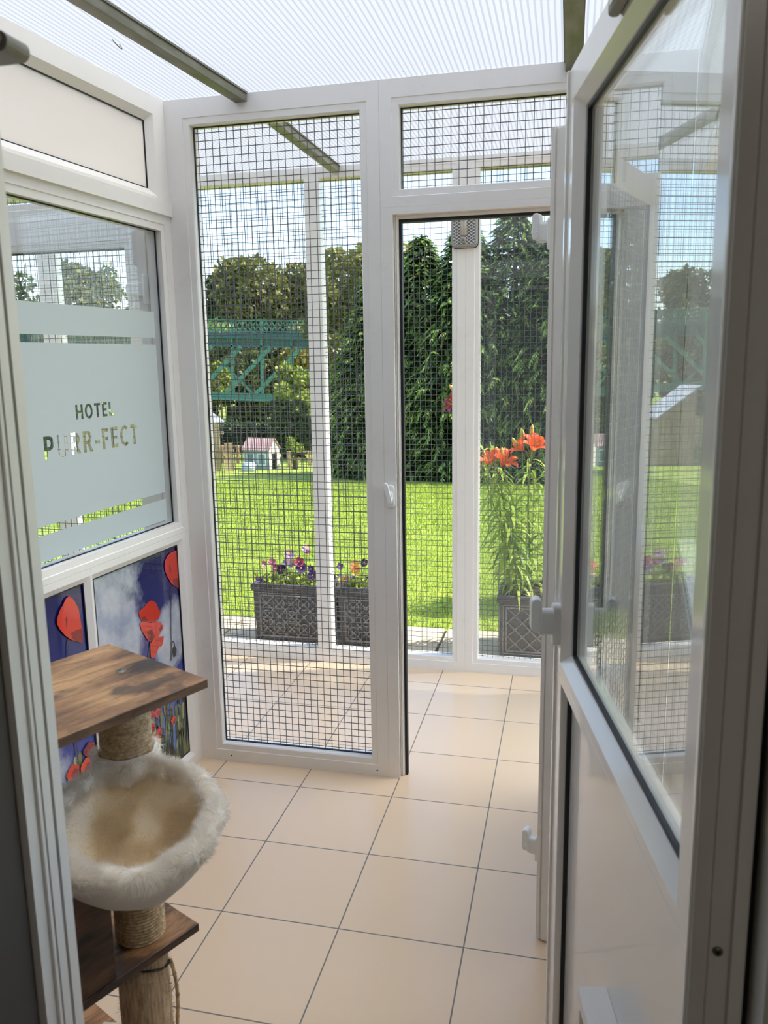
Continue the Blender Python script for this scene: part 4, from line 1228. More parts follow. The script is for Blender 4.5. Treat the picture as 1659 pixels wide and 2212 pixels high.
pansy(-0.23, 1.585, ZS, [(-0.254, 1.60, 0.436, 'lilac', .027), (-0.262, 1.58, 0.395, 'lilac', .024), (-0.236, 1.59, 0.388, 'lilac', .024), (-0.189, 1.58, 0.398, 'red', .025), (-0.282, 1.57, 0.360, 'dark', .018)], 'pansy plant with tall lilac and crimson blooms in the middle of its planter', 22)
pansy(-0.095, 1.585, ZS, [(-0.16, 1.61, 0.468, 'lilac', .022), (-0.150, 1.60, 0.450, 'pink', .012), (-0.176, 1.57, 0.366, 'purple', .029), (-0.124, 1.58, 0.360, 'purple', .020), (-0.110, 1.57, 0.326, 'purple', .030), (-0.03, 1.59, 0.37, 'dark', .024)], 'pansy plant with deep purple blooms beside the slim white post', 23)
pansy(0.13, 1.585, ZS, [(0.040, 1.58, 0.380, 'purple', .018), (0.128, 1.58, 0.392, 'coral', .027), (0.134, 1.57, 0.362, 'yellow', .026), (0.180, 1.58, 0.405, 'dark', .022), (0.085, 1.56, 0.325, 'coral', .014), (0.05, 1.56, 0.31, 'yellow', .016)], 'pansy plant with coral and yellow blooms right of the slim white post', 24, 0.07)
pansy(0.29, 1.585, ZS, [(0.30, 1.58, 0.39, 'red', .025), (0.32, 1.57, 0.37, 'yellow', .025), (0.26, 1.58, 0.36, 'cream', .022)], 'pansy plant with red and yellow blooms, at the right end of its planter', 25, 0.06)
pansy(-1.42, 1.605, ZS, [(-1.45, 1.59, 0.37, 'pink', .024), (-1.38, 1.59, 0.39, 'yellow', .024), (-1.50, 1.59, 0.36, 'dark', .024)], 'pansy plant outside the neighbouring pen, low in the left window', 26, 0.12)

# orange lilies
M_lily = mat('lily_orange', (240, 92, 22), 0.5)
q = N(M_lily)
q.l(q.ramp(q.noise(q.coord('Object'), 40, 3), [(0.35, lin(226, 70, 16)), (0.65, lin(248, 112, 30))]), q.p.inputs['Base Color'])
q2 = q.n('ShaderNodeBsdfTranslucent'); q2.inputs[0].default_value = lin(250, 110, 20)
q3 = q.n('ShaderNodeMixShader'); q3.inputs[0].default_value = 0.4
q.l(q.p.outputs[0], q3.inputs[1]); q.l(q2.outputs[0], q3.inputs[2]); q.l(q3.outputs[0], q.out.inputs[0])
M_lily_red = mat('lily_crimson', (168, 26, 50), 0.5)
M_bud = mat('lily_bud', (216, 186, 84), 0.5)
M_lleaf = rand_mat('lily_leaves', [(0, lin(112, 150, 50)), (0.45, lin(164, 190, 76)), (1, lin(210, 222, 118))], 0.45, 0.5)
def lily_flower(parent, pos, axis, r_, m, seed):
    rnd = random.Random(seed)
    n_ = axis.normalized(); a = n_.cross(Vector((0.3, 1, 0.1))).normalized(); c_ = n_.cross(a)
    g = MB()
    for k in range(6):
        t = 2 * math.pi * k / 6 + rnd.uniform(-.15, .15)
        d = a * math.cos(t) + c_ * math.sin(t); s_ = n_.cross(d)
        wmax = r_ * (0.30 if k % 2 else 0.22)
        rows = []
        for j in range(8):
            u = j / 7
            out = r_ * (0.12 + 0.95 * u ** 1.15); hgt = r_ * (0.95 * math.sin(min(u * 1.9, 2.2)) * 0.75)
            wd = wmax * math.sin(math.pi * (0.08 + 0.90 * u)) ** 0.8
            p_ = pos + d * out + n_ * hgt
            rows.append((p_ - s_ * wd + n_ * wd * 0.25, p_, p_ + s_ * wd + n_ * wd * 0.25))
        V = [p_ for r__ in rows for p_ in r__]
        F = []
        for j in range(7):
            for i in range(2): F.append((j * 3 + i, j * 3 + i + 1, (j + 1) * 3 + i + 1, (j + 1) * 3 + i))
        g.add(V, F, 0, True)
    for k in range(6):
        t = 2 * math.pi * k / 6 + 0.5
        d = a * math.cos(t) + c_ * math.sin(t)
        g.tube([pos, pos + n_ * r_ * 0.5 + d * r_ * 0.15, pos + n_ * r_ * 0.75 + d * r_ * 0.3], 0.0012, 1, 4)
    return g.build('flower', [m, M_bud], parent)
def bud(parent, pos, axis, L, m=None):
    n_ = axis.normalized()
    prof = [(0.0, 0.0), (0.008, 0.006), (0.0115, 0.4 * L), (0.009, 0.75 * L), (0.0, L)]
    g = MB(); g.lathe(prof, 0, 10)
    return g.build('bud', m or M_bud, parent, Matrix.Translation(pos) @ n_.to_track_quat('Z', 'Y').to_matrix().to_4x4())
def lily(base, topp, heads, buds, label, seed, m=M_lily, nleaf=95, L=0.155, lean=0.0):
    root = empty('lily_plant', base); tag(root, label, 'lily', 'lilies in the diamond-lattice planter')
    rnd = np.random.default_rng(seed)
    tp = Vector(topp) - Vector(base)
    path = [Vector((tp.x * (u ** 1.4), tp.y * u, tp.z * u)) + Vector((0.012 * math.sin(u * 5 + seed), 0, 0)) * (u * (1 - u) * 3) for u in np.linspace(0, 1, 14)]
    g = MB(); g.tube(path, [0.0055 - 0.0025 * k / 13 for k in range(14)], 0, 8); g.build('stem', M_stemg, root)
    lv = MB()
    for k in range(nleaf):
        u = 0.06 + 0.92 * k / nleaf
        i = min(int(u * 13), 12); p0 = path[i].lerp(path[i + 1], u * 13 - i)
        t = k * 2.4 + rnd.uniform(-.3, .3)
        d = Vector((math.cos(t), math.sin(t), 0)); ln = L * rnd.uniform(0.7, 1.15) * (1.0 if u < 0.85 else 0.75); s_ = Vector((-d.y, d.x, 0))
        rise, drop = rnd.uniform(0.2, 0.7), rnd.uniform(0.5, 1.25)
        rows = []
        for j in range(6):
            e = j / 5
            p_ = p0 + d * ln * (e - 0.12 * e * e) + Vector((0, 0, ln * (rise * e - drop * e * e)))
            wd = 0.0085 * math.sin(math.pi * (0.10 + 0.88 * e))
            rows += [p_ - s_ * wd, p_ + s_ * wd]
        lv.add(rows, [(2 * j, 2 * j + 1, 2 * j + 3, 2 * j + 2) for j in range(5)], 0, True)
    lv.build('leaves', M_lleaf, root)
    bs = Vector(base)
    for k, (px_, py_, pz_, ax_, r_) in enumerate(heads):
        hp = Vector((px_, py_, pz_)) - bs
        f = lily_flower(root, hp, Vector(ax_), r_, m, seed * 7 + k)
        g = MB(); g.tube([path[-2], path[-1].lerp(hp, 0.5) + Vector((0, 0, -0.008)), hp], 0.0022, 0, 6); g.build('flower_stem', M_stemg, f)
    for (px_, py_, pz_, ax_, L_) in buds:
        hp = Vector((px_, py_, pz_)) - bs
        f = bud(root, hp, Vector(ax_), L_)
        mb = Matrix.Translation(hp) @ Vector(ax_).normalized().to_track_quat('Z', 'Y').to_matrix().to_4x4()
        g = MB(); g.tube([Vector((0, 0, 0.003)), mb.inverted() @ path[-1]], 0.0018, 0, 5); g.build('bud_stem', M_stemg, f)
    return root
LZ = 0.258
lily((0.97, 1.62, LZ), (0.882, 1.60, 0.935), [(0.845, 1.57, 0.955, (-0.3, -0.35, 0.9), 0.066), (0.905, 1.59, 0.950, (0.5, -0.45, 0.8), 0.072), (0.865, 1.62, 0.965, (-0.1, 0.4, 0.9), 0.06)],
     [(0.898, 1.60, 0.985, (0.1, -0.1, 1), 0.055), (0.880, 1.62, 0.99, (-0.2, 0, 1), 0.05)], 'orange lily of the shorter left stem, in the diamond-lattice planter', 31, nleaf=88)
lily((1.04, 1.62, LZ), (1.046, 1.60, 1.000), [(1.055, 1.57, 1.030, (0.35, -0.5, 0.85), 0.070), (1.010, 1.60, 1.022, (-0.7, -0.3, 0.7), 0.064), (1.065, 1.62, 1.040, (0.4, 0.4, 0.9), 0.062)],
     [(1.012, 1.59, 1.075, (-0.25, -0.1, 1), 0.065), (1.046, 1.60, 1.090, (0.1, 0, 1), 0.065), (0.978, 1.58, 1.045, (-0.5, -0.2, 0.9), 0.052)], 'orange lily with the higher flower head, beside the open doors', 32, nleaf=88)
lily((0.965, 1.70, LZ), (0.690, 1.66, 1.20), [(0.672, 1.62, 1.245, (-0.6, -0.5, 0.4), 0.062)], [(0.664, 1.62, 1.315, (-0.6, -0.2, 0.7), 0.05)], 'crimson lily half hidden behind the wide white post below the lamp', 33, M_lily_red, 70)
lily((1.00, 1.54, LZ), (0.945, 1.50, 0.80), [], [], 'leafy flowerless lily stem at the front of the diamond-lattice planter', 34, nleaf=70)
lily((0.935, 1.66, LZ), (0.835, 1.66, 1.06), [], [], 'leafy lily stem nearest the wide white post in the planter', 35, nleaf=80)
lily((1.12, 1.66, LZ), (1.14, 1.64, 0.92), [(1.16, 1.62, 0.95, (0.4, -0.3, 0.9), 0.068)], [], 'orange lily at the right of the planter, hidden by the open doors', 36, nleaf=70)

# ------------------------------------------------------------------ trees
def norm(a): return a / np.maximum(np.linalg.norm(a, axis=-1, keepdims=True), 1e-9)
def conifer_foliage(name, h, r, n, K, parent, mats, seed, L=0.55):
    """drooping sprays: a curved twig with paired side shoots"""
    rnd = np.random.default_rng(seed)
    t = rnd.uniform(0.0, 1.0, n) ** 1.15
    R_ = r * np.minimum(1.0, (1.0 - t) * 1.55) ** 0.8 + 0.02
    az = rnd.uniform(0, 2 * np.pi, n)
    rr = R_ * rnd.uniform(0.15, 0.80, n) ** 0.7
    O = np.stack([rr * np.cos(az), rr * np.sin(az), t * h + 0.03], 1)
    el = rnd.normal(0.10 + 0.55 * t ** 3, 0.25, n)
    az2 = az + rnd.normal(0, 0.45, n)
    D = np.stack([np.cos(az2) * np.cos(el), np.sin(az2) * np.cos(el), np.sin(el)], 1)
    Ls = L * rnd.uniform(0.55, 1.1, n) * (0.45 + 0.55 * np.minimum(1, (1 - t) * 2.0))
    droop = rnd.uniform(0.25, 0.75, n)
    side = norm(np.cross(D, np.array([0, 0, 1.0])))
    u = np.linspace(0.12, 1.0, K)
    P = O[:, None] + D[:, None] * (Ls[:, None, None] * u[None, :, None]) + np.array([0, 0, -1.0]) * (droop * Ls)[:, None, None] * (u ** 2)[None, :, None]
    T_ = norm(D[:, None] + np.array([0, 0, -1.0]) * (2 * droop)[:, None, None] * u[None, :, None])
    VV = []; FF = []; II = []; off = 0
    for sg in (1, -1, 0):
        if sg == 0:
            Dd = T_; ln = (Ls * 0.22)[:, None, None] * np.ones((1, K, 1))
        else:
            Dd = norm(T_ * 0.75 + sg * side[:, None] * 0.8 + np.array([0, 0, -0.25]) + rnd.normal(0, 0.12, P.shape))
            ln = (Ls * 0.30)[:, None, None] * (1.15 - 0.75 * u)[None, :, None]
        W = norm(np.cross(Dd, rnd.normal(0, 0.4, P.shape) + np.array([0, 0, 1.0]))) * (0.0125 * L / 0.55)
        A = P.reshape(-1, 3); Dl = (Dd * ln).reshape(-1, 3); Wf = W.reshape(-1, 3)
        m = len(A); k = np.arange(m)
        V = np.concatenate([A, A + Dl * 0.45 + Wf, A + Dl + np.array([0, 0, -0.012]), A + Dl * 0.45 - Wf], 0)
        VV.append(V); FF.append(np.stack([k, k + m, k + 2 * m, k + 3 * m], 1) + off); off += len(V)
        tip = np.broadcast_to((u > 0.62)[None, :], (n, K)).ravel() & np.repeat(rnd.uniform(0, 1, n) > 0.40, K)
        II.append(tip.astype(int))
    return tri_mesh(name, np.concatenate(VV), np.concatenate(FF), mats, parent, np.concatenate(II))
M_con_dark = rand_mat('conifer_green', [(0, lin(24, 40, 22)), (0.6, lin(42, 66, 32)), (1, lin(66, 94, 44))], 0.6, 0.2)
M_con_tip = rand_mat('conifer_new_growth', [(0, lin(130, 164, 70)), (0.5, lin(166, 192, 92)), (1, lin(196, 214, 122))], 0.45, 0.45)
M_bark = mat('bark', (74, 60, 48), 0.9)
def trunk(parent, h, r_):
    g = MB(); g.tube([(0, 0, -0.15), (0.02, 0.01, h * 0.35), (-0.02, 0.02, h * 0.7), (0, 0, h * 0.96)], [r_ * 1.25, r_, r_ * 0.65, r_ * 0.15], 0, 10)
    return g.build('trunk', M_bark, parent)
def make_conifer(seed, h, r):
    root = empty('conifer_tree'); trunk(root, h, 0.09)
    conifer_foliage('foliage', h, r, 3000, 12, root, [M_con_dark, M_con_tip], seed)
    return root
protos = [make_conifer(41, 4.55, 1.15), make_conifer(42, 4.7, 1.1)]
spots = [(-2.25, 12.3, 0.84, 0.2, 0, 'bushy conifer at the left end of the hedge row, beside the slim white post'),
         (-1.45, 12.5, 0.92, 1.9, 1, 'drooping conifer with bright tips, seen left of the wide white post'),
         (-0.60, 12.2, 0.98, 3.3, 0, 'conifer directly behind the wide white post and lamp'),
         (0.22, 12.4, 1.00, 4.4, 1, 'tall dense conifer behind the orange lilies'),
         (1.10, 12.2, 1.03, 5.2, 0, 'conifer behind the edge of the open mesh door'),
         (2.1, 12.4, 1.0, 0.9, 1, 'conifer hidden behind the open glazed door'),
         (3.2, 12.3, 1.05, 2.2, 0, 'conifer at the hidden right end of the hedge row')]
used = [False, False]
for (x, y, s_, rz_, k, lab) in spots:
    if not used[k]: o = protos[k]; used[k] = True
    else: o = copy_tree(protos[k])
    o.location = (x, y, gz(y) - 0.03); o.rotation_euler = (0, 0, rz_); o.scale = (s_, s_, s_)
    tag(o, lab, 'tree', 'conifers along the far side of the lawn')

def leafy(parent, name, clumps, n, L, W, m, seed):
    """leaves scattered over the skins of many small clumps"""
    rnd = np.random.default_rng(seed)
    C_ = np.array([c_[:3] for c_ in clumps]); Rr = np.array([c_[3] for c_ in clumps])
    w_ = Rr ** 2 / (Rr ** 2).sum()
    k = rnd.choice(len(Rr), n, p=w_)
    d = norm(rnd.normal(0, 1, (n, 3)) + np.array([0, 0, 0.25]))
    P = C_[k] + d * (Rr[k] * rnd.uniform(0.55, 1.08, n) ** 0.6)[:, None] * np.array([1, 1, 0.85])
    D = norm(d * 0.5 + rnd.normal(0, 0.8, (n, 3)) + np.array([0, 0, -0.2]))
    S = norm(np.cross(D, rnd.normal(0, 1, (n, 3))))
    ln = (L * rnd.uniform(0.6, 1.25, n))[:, None]; ww = ln * W / L
    V = np.concatenate([P, P + D * ln * 0.5 + S * ww, P + D * ln, P + D * ln * 0.5 - S * ww], 0)
    i = np.arange(n)
    return tri_mesh(name, V, np.stack([i, i + n, i + 2 * n, i + 3 * n], 1), m, parent)
def clump_ball(rx, ry, rz_, cz, n, rc, seed, cx_=0, cy_=0):
    rnd = np.random.default_rng(seed); out = []
    for _ in range(n):
        d = norm(rnd.normal(0, 1, 3)); q_ = rnd.uniform(0.15, 1.0) ** 0.45
        out.append((cx_ + d[0] * rx * q_, cy_ + d[1] * ry * q_, cz + d[2] * rz_ * q_, rc * rnd.uniform(0.65, 1.25)))
    return out
M_dec_olive = rand_mat('olive_leaves', [(0, lin(82, 88, 46)), (0.5, lin(122, 124, 66)), (1, lin(164, 160, 96))], 0.5, 0.3)
M_dec_dark = rand_mat('dark_leaves', [(0, lin(54, 66, 36)), (0.6, lin(88, 102, 54)), (1, lin(118, 130, 72))], 0.5, 0.25)
M_dec_light = rand_mat('light_leaves', [(0, lin(104, 122, 48)), (0.5, lin(150, 164, 74)), (1, lin(188, 196, 108))], 0.5, 0.35)
M_dec_gold = rand_mat('golden_leaves', [(0, lin(112, 108, 44)), (0.5, lin(150, 142, 62)), (1, lin(178, 168, 84))], 0.5, 0.3)
def tree(x, y, ztop, rx, rz_, m, label, seed, n=9000, L=0.34, nc=46, rc=None, group=None, name='tree', zlow=None):
    zg = gz(y) - 0.1
    root = empty(name, (x, y, zg)); tag(root, label, 'tree' if 'tree' in name else 'shrub', group)
    h = ztop - zg
    trunk(root, h * 0.8, max(0.06, rx * 0.07))
    leafy(root, 'foliage', clump_ball(rx * 0.84, rx * 0.84, rz_ * 0.84, h - rz_, nc, rc or rx * 0.26, seed), n, L, L * 0.3, m, seed)
    return root
GB = 'trees beyond the green bridge'
tree(-20.2, 52.0, 9.5, 3.2, 4.6, M_dec_olive, 'broad olive-green tree, tallest crown above the green bridge', 51, 12000, 0.42, 60, group=GB)
tree(-23.6, 54.0, 8.6, 2.5, 4.2, M_dec_dark, 'dark tree above the bridge beside the tall mesh window frame', 52, 8000, 0.42, group=GB)
tree(-16.6, 53.0, 9.2, 2.4, 4.6, M_dec_olive, 'olive tree above the right end of the visible bridge', 53, 8000, 0.42, group=GB)
tree(-12.2, 52.0, 9.9, 2.6, 5.0, M_dec_olive, 'olive tree top behind the slim white post', 54, 6500, 0.42, group=GB)
tree(-28.4, 53.0, 8.6, 3.2, 5.0, M_dec_dark, 'dark round tree seen in the left window, right of its white post', 55, 8000, 0.45, group=GB)
tree(-34.5, 53.0, 9.9, 3.6, 5.6, M_dec_olive, 'olive tree seen in the upper part of the left window', 56, 8000, 0.45, group=GB)
tree(-41.0, 53.0, 9.0, 3.6, 5.6, M_dec_dark, 'dark tree at the left edge of the left window', 57, 7000, 0.45, group=GB)
tree(-21.5, 47.0, 4.9, 2.3, 3.8, M_dec_light, 'pale green leafy tree just above the bridge parapet', 58, 7000, 0.36, group=GB)
tree(-15.2, 47.0, 4.7, 2.3, 3.8, M_dec_gold, 'yellowish tree just above the bridge parapet beside the slim post', 59, 7000, 0.36, group=GB)
tree(-18.3, 46.0, 3.4, 2.6, 3.4, M_dec_dark, 'dark tree seen through the bridge lattice', 60, 7000, 0.36, group=GB)
tree(-25.5, 46.0, 4.6, 2.8, 4.0, M_dec_dark, 'dark bushy tree behind the bridge in the left window', 61, 7000, 0.38, group=GB)
tree(-31.5, 46.0, 4.8, 3.2, 4.2, M_dec_dark, 'wide dark tree behind the bridge, far left window', 62, 7000, 0.4, group=GB)
tree(-2.35, 17.0, 4.55, 1.05, 2.4, M_dec_gold, 'golden-green tree rising behind the conifers beside the lamp', 63, 5200, 0.16, 40)
tree(-4.2, 17.5, 4.85, 1.1, 2.6, M_dec_olive, 'olive tree rising behind the conifers by the slim white post', 64, 5200, 0.17, 40)
tree(-6.95, 21.0, 1.75, 0.78, 1.5, M_dec_light, 'bright leafy bush in front of the green bridge', 65, 5200, 0.15, 36, name='leafy_shrub')
tree(-18.6, 41.5, 1.9, 0.9, 1.5, M_dec_light, 'slim pale bush behind the bridge near the tall window frame', 66, 2200, 0.25, 20, name='leafy_shrub')
tree(-5.7, 17.2, 0.55, 0.75, 0.9, M_dec_dark, 'dark low bush behind the little playhouse', 67, 3500, 0.13, 26, name='leafy_shrub')
tree(-4.42, 13.6, -0.05, 0.20, 0.36, M_dec_light, 'small pale shrub at the right gable of the little playhouse', 68, 700, 0.06, 14, name='leafy_shrub')
tree(-6.55, 11.75, -0.10, 0.34, 0.34, M_dec_dark, 'low leafy plant growing in front of the garden fence', 69, 900, 0.08, 14, name='leafy_shrub')

# clipped dark hedge behind the playhouse
root = empty('hedge', (-10.5, 20.0, gz(20.0) - 0.05)); tag(root, 'long dark clipped hedge behind the little playhouse', 'hedge')
rnd_ = np.random.default_rng(70)
cl_ = [(rnd_.uniform(-6.5, 6.5), rnd_.uniform(-.3, .3), rnd_.uniform(0.1, 0.80), 0.28) for _ in range(260)]
leafy(root, 'foliage', cl_, 11000, 0.12, 0.035, M_con_dark, 71)
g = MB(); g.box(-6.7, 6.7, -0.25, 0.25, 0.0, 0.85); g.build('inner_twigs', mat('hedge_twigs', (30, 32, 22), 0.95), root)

# ------------------------------------------------------------------ green iron bridge
M_bridge = mat('bridge_green', (70, 122, 112), 0.55)
M_bridge_d = mat('bridge_green_dark', (48, 88, 90), 0.6)
BRG = empty('footbridge', (-18.0, 38.0, 0.0)); BRG.rotation_euler = (0, 0.036, 0)
tag(BRG, 'green iron lattice bridge crossing behind the garden', 'bridge')
XL, XR = -24.0, 11.0
g = MB()
g.box(XL, XR, -0.06, 0.06, 3.63, 3.70); g.box(XL, XR, -0.06, 0.06, 3.06, 3.12)
x = XL
while x < XR:
    for sg in (1, -1):
        p0, p1 = (x, 3.10), (x + 0.36 * 1.0, 3.64)
        if sg < 0: p0, p1 = (x, 3.64), (x + 0.36, 3.10)
        d = Vector((p1[0] - p0[0], 0, p1[1] - p0[1])); nn = Vector((-d.z, 0, d.x)).normalized() * 0.028
        a, c_ = Vector((p0[0], 0, p0[1])), Vector((p1[0], 0, p1[1]))
        V = [a + nn, a - nn, c_ - nn, c_ + nn]
        g.add([v_ + Vector((0, -0.02, 0)) for v_ in V] + [v_ + Vector((0, 0.02, 0)) for v_ in V], [(0, 1, 2, 3), (7, 6, 5, 4), (0, 4, 5, 1), (1, 5, 6, 2), (2, 6, 7, 3), (3, 7, 4, 0)])
    x += 0.30
g.build('lattice_parapet', M_bridge, BRG)
g = MB(); g.box(XL, XR, -0.12, 2.6, 2.82, 3.02); g.box(XL, XR, -0.20, 0.1, 2.72, 2.84); g.box(XL, XR, 0.02, 0.12, 2.36, 2.80); g.box(XL, XR, -0.10, 0.14, 2.30, 2.38)
g.build('deck_girder', M_bridge_d, BRG)
g = MB(); g.box(XL, XR, -0.14, 0.14, -0.52, -0.40); g.box(XL, XR, -0.04, 0.04, -0.40, -0.16); g.box(XL, XR, -0.14, 0.14, -0.18, -0.12)
g.build('bottom_chord', M_bridge, BRG)
k = 0
x = 1.71 - 1.66 * 15
def bar(p0, p1, wd, y, mtl, name):
    d = Vector((p1[0] - p0[0], 0, p1[1] - p0[1])); nn = Vector((-d.z, 0, d.x)).normalized() * wd
    a, c_ = Vector((p0[0], y, p0[1])), Vector((p1[0], y, p1[1]))
    V = [a + nn, a - nn, c_ - nn, c_ + nn]
    g = MB(); g.add([v_ + Vector((0, -0.05, 0)) for v_ in V] + [v_ + Vector((0, 0.05, 0)) for v_ in V], [(0, 1, 2, 3), (7, 6, 5, 4), (0, 4, 5, 1), (1, 5, 6, 2), (2, 6, 7, 3), (3, 7, 4, 0)])
    return g.build(name, mtl, BRG)
while x < 10.9:
    if x > XL + 0.1:
        bar((x, -0.15), (x, 2.32), 0.075, 0.0, M_bridge, 'upright')
        bar((x - 0.35, -0.15), (x + 2.20, 2.32), 0.10, -0.06, M_bridge, 'diagonal')
        if k % 3 == 0: bar((x + 1.1, -0.15), (x - 0.6, 1.45), 0.06, 0.06, M_bridge, 'cross_brace')
        g = MB(); g.box(x - 0.05, x + 0.05, -0.10, 0.10, 2.30, 3.70); g.build('parapet_post', M_bridge, BRG)
    k += 1; x += 1.66
for px_ in (-23.0, 9.5):
    g = MB(); g.box(px_ - 0.5, px_ + 0.5, 0.0, 2.4, -4.0, 2.82); g.build('pier', M_bridge_d, BRG)

# ------------------------------------------------------------------ fences, playhouse, shed
M_fence = mat('weathered_fence_wood', (168, 142, 110), 0.85)
q = N(M_fence)
q.l(q.ramp(q.noise(q.coord('Object', (14, 14, 1.2)), 2.5, 6, 0.6), [(0.3, lin(112, 90, 66)), (0.5, lin(170, 144, 112)), (0.7, lin(200, 176, 142))]), q.p.inputs['Base Color'])
def paling_fence(p0, p1, h, label, step=0.115, n_hi=0, hi=0.0):
    p0 = Vector((p0[0], p0[1], 0)); p1 = Vector((p1[0], p1[1], 0)); d = p1 - p0
    root = empty('paling_fence', (p0.x, p0.y, gz(p0.y)), math.atan2(d.y, d.x)); tag(root, label, 'fence')
    L = d.length; n = int(L / step); rnd = random.Random(3)
    g = MB()
    for k in range(n):
        xx = k * step; hh = h + rnd.uniform(-0.012, 0.012)
        g.box(xx, xx + step * 0.90, -0.012, 0.012, -0.02, hh)
    g.build('palings', M_fence, root)
    for zz in (0.22, h - 0.2):
        g = MB(); g.box(0, L, 0.013, 0.045, zz, zz + 0.06); g.build('rail', M_fence, root)
    return root
paling_fence((-9.0, 12.3), (-5.63, 12.75), 0.93, 'tall weathered wooden fence left of the little playhouse')
paling_fence((-5.62, 12.76), (-5.45, 12.86), 0.58, 'short low end of the wooden fence nearest the playhouse', 0.085)
# post and rail fence to the right and left of the playhouse
def rail_fence(p0, p1, h, n, label):
    p0 = Vector((p0[0], p0[1], 0)); p1 = Vector((p1[0], p1[1], 0)); d = p1 - p0
    root = empty('rail_fence', (p0.x, p0.y, gz(p0.y)), math.atan2(d.y, d.x)); tag(root, label, 'fence'); L = d.length
    sl = (gz(p1.y) - gz(p0.y)) / L
    for k in range(n):
        xx = L * k / (n - 1)
        g = MB(); g.box(xx - 0.03, xx + 0.03, -0.03, 0.03, -0.05 + sl * xx, h + sl * xx); g.build('post', M_fence, root)
    for zz in (h - 0.03, h * 0.45):
        g = MB(); g.prism([(0, zz), (L, zz + sl * L), (L, zz + sl * L + 0.035), (0, zz + 0.035)], 0.031, 0.055); g.build('rail', M_fence, root)
rail_fence((-4.75, 14.2), (-2.4, 15.6), 0.34, 7, 'low post and rail fence right of the little playhouse')
rail_fence((-7.6, 15.3), (-5.9, 15.0), 0.42, 5, 'low post and rail fence between the playhouse and the tall fence')

PH = empty('playhouse', (-5.12, 13.52, gz(13.45)), -0.20); tag(PH, 'little pale blue playhouse with a tiled roof at the far edge of the lawn', 'playhouse')
M_phw = mat('playhouse_blue', (150, 176, 178), 0.7); M_phg = mat('playhouse_white', (236, 232, 222), 0.7); M_phr = mat('playhouse_tiles', (150, 112, 106), 0.8)
q = N(M_phr)
sx3 = q.sep(q.coord('Object'))
rows = q.math('FRACT', q.math('MULTIPLY', q.math('ADD', sx3[0], q.math('MULTIPLY', sx3[2], 0.55)), 22))
q.l(q.mix(q.math('GREATER_THAN', rows, 0.55), lin(206, 176, 168), lin(122, 84, 82)), q.p.inputs['Base Color'])
g = MB(); g.box(-0.30, 0.30, -0.20, 0.20, -0.04, 0.45); g.build('walls', M_phw, PH)
for sx_ in (1, -1):
    g = MB(); g.prism([(-0.20, -0.04), (0.20, -0.04), (0.20, 0.45), (0.0, 0.645), (-0.20, 0.45)], 0.0, 0.018, 0, Matrix.Translation((0.30 if sx_ > 0 else -0.318, 0, 0)) @ Matrix.Rotation(-math.pi / 2, 4, 'Z') @ Matrix.Scale(-1, 4, (1, 0, 0)))
    g.build('gable', M_phg, PH)
g = MB()
for sy in (1, -1):
    V = [(-0.345, 0, 0.665), (0.345, 0, 0.665), (0.345, sy * 0.245, 0.425), (-0.345, sy * 0.245, 0.425)]
    g.add(V + [(a, c_, e - 0.018) for a, c_, e in V], [(0, 1, 2, 3), (7, 6, 5, 4), (0, 4, 5, 1), (1, 5, 6, 2), (2, 6, 7, 3), (3, 7, 4, 0)])
g.build('roof', M_phr, PH)
for (xa, xb) in ((-0.24, -0.05), (0.03, 0.24)):
    g = MB(); g.frame((xa, xb, 0.10, 0.36), (xa + 0.022, xb - 0.022, 0.122, 0.338), 0.02, -0.213, 1.0, [(0.0, 0.0), (0.0, 0.02)]); f_ = g.build('window', M_phg, PH)
    g = MB(); g.box(xa + 0.022, xb - 0.022, -0.206, -0.2005, 0.122, 0.338); g.build('pane', mat('playhouse_pane', (120, 146, 150), 0.2), f_)
g = MB(); g.box(0.3185, 0.324, -0.09, 0.07, 0.0, 0.34); g.build('doorway', mat('dark_opening', (30, 28, 26), 0.9), PH)
g = MB(); g.box(-0.33, 0.36, -0.26, 0.26, -0.06, -0.04); g.build('floor_plinth', M_fence, PH)

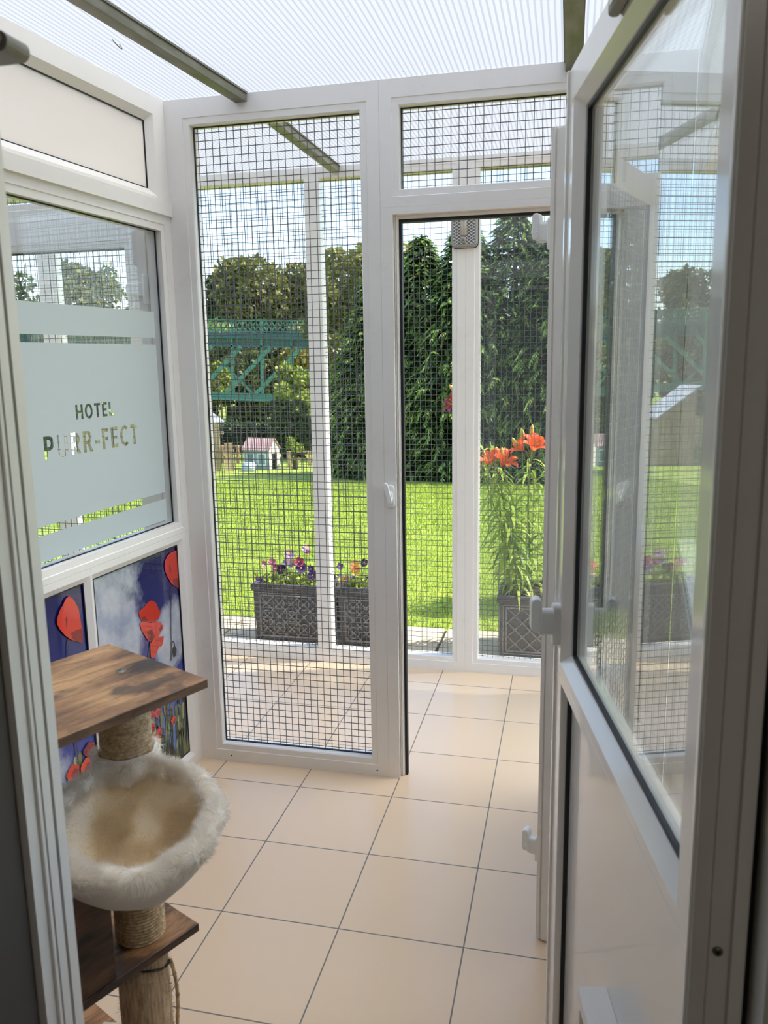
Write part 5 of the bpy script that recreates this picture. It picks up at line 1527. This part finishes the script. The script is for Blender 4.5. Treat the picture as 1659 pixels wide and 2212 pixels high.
TB = empty('storage_bag', (-5.18, 12.95, gz(12.95) - 0.01)); tag(TB, 'pale blue and white bag on the grass in front of the playhouse', 'bag')
g = MB(); g.lathe([(0.0, 0.0), (0.13, 0.0), (0.15, 0.06), (0.145, 0.13), (0.11, 0.175), (0.0, 0.18)], 0, 14, None, True, lambda t, i: 0.02 * math.sin(3 * t + i * 1.7) * (i > 0))
g.build('sack', mat('pale_blue_sack', (196, 206, 226), 0.5), TB)
g = MB(); g.tube([(-0.05 + 0.05 * math.cos(a) + 0.05, -0.05, 0.16 + 0.06 * math.sin(a)) for a in np.linspace(0, math.pi, 9)], 0.006, 0, 6); g.build('strap', mat('sack_strap', (90, 120, 150), 0.6), TB)

SH = empty('shed', (-7.2, 14.75, gz(14.75)), 0.0); tag(SH, 'shed with a grey roof sheet sloping to the right, behind the tall wooden fence', 'shed')
b0 = -gz(14.75)
g = MB(); g.prism([(-0.45, -0.05), (0.40, -0.05), (0.40, 0.16 + b0 - 0.06), (-0.45, 0.75 + b0 - 0.06)], -0.30, 0.40); g.build('walls', M_fence, SH)
V = [(-0.50, -0.38, 0.79 + b0), (0.50, -0.38, 0.10 + b0), (0.50, 0.48, 0.10 + b0), (-0.50, 0.48, 0.79 + b0)]
g = MB(); g.add(V + [(p_, c_, e - 0.035) for p_, c_, e in V], [(0, 1, 2, 3), (7, 6, 5, 4), (0, 4, 5, 1), (1, 5, 6, 2), (2, 6, 7, 3), (3, 7, 4, 0)])
g.build('roof', mat('grey_roof_sheet', (150, 156, 164), 0.4), SH)

# unseen potted evergreen added behind the open doors to shade the lawn
PS = empty('added_shade_shrub', (1.56, 2.72, gz(2.72) - 0.01)); tag(PS, 'clipped evergreen shrub in a pot added unseen behind the doors to shade the lawn', 'shrub')
g = MB(); g.lathe([(0.0, 0.0), (0.13, 0.0), (0.17, 0.26), (0.185, 0.26), (0.185, 0.30), (0.15, 0.30), (0.15, 0.25), (0.0, 0.25)], 0, 28); g.build('pot', M_lead, PS)
g = MB(); g.tube([(0, 0, 0.24), (0.01, 0, 0.9), (0, 0, 1.4)], [0.02, 0.015, 0.006], 0, 8); g.build('stem', M_bark, PS)
rs = np.random.default_rng(90)
leafy(PS, 'foliage', [(rs.uniform(-.20, .20), rs.uniform(-.22, .22), rs.uniform(0.36, 1.45), 0.10) for _ in range(120)], 10000, 0.035, 0.011, M_dec_dark, 91)
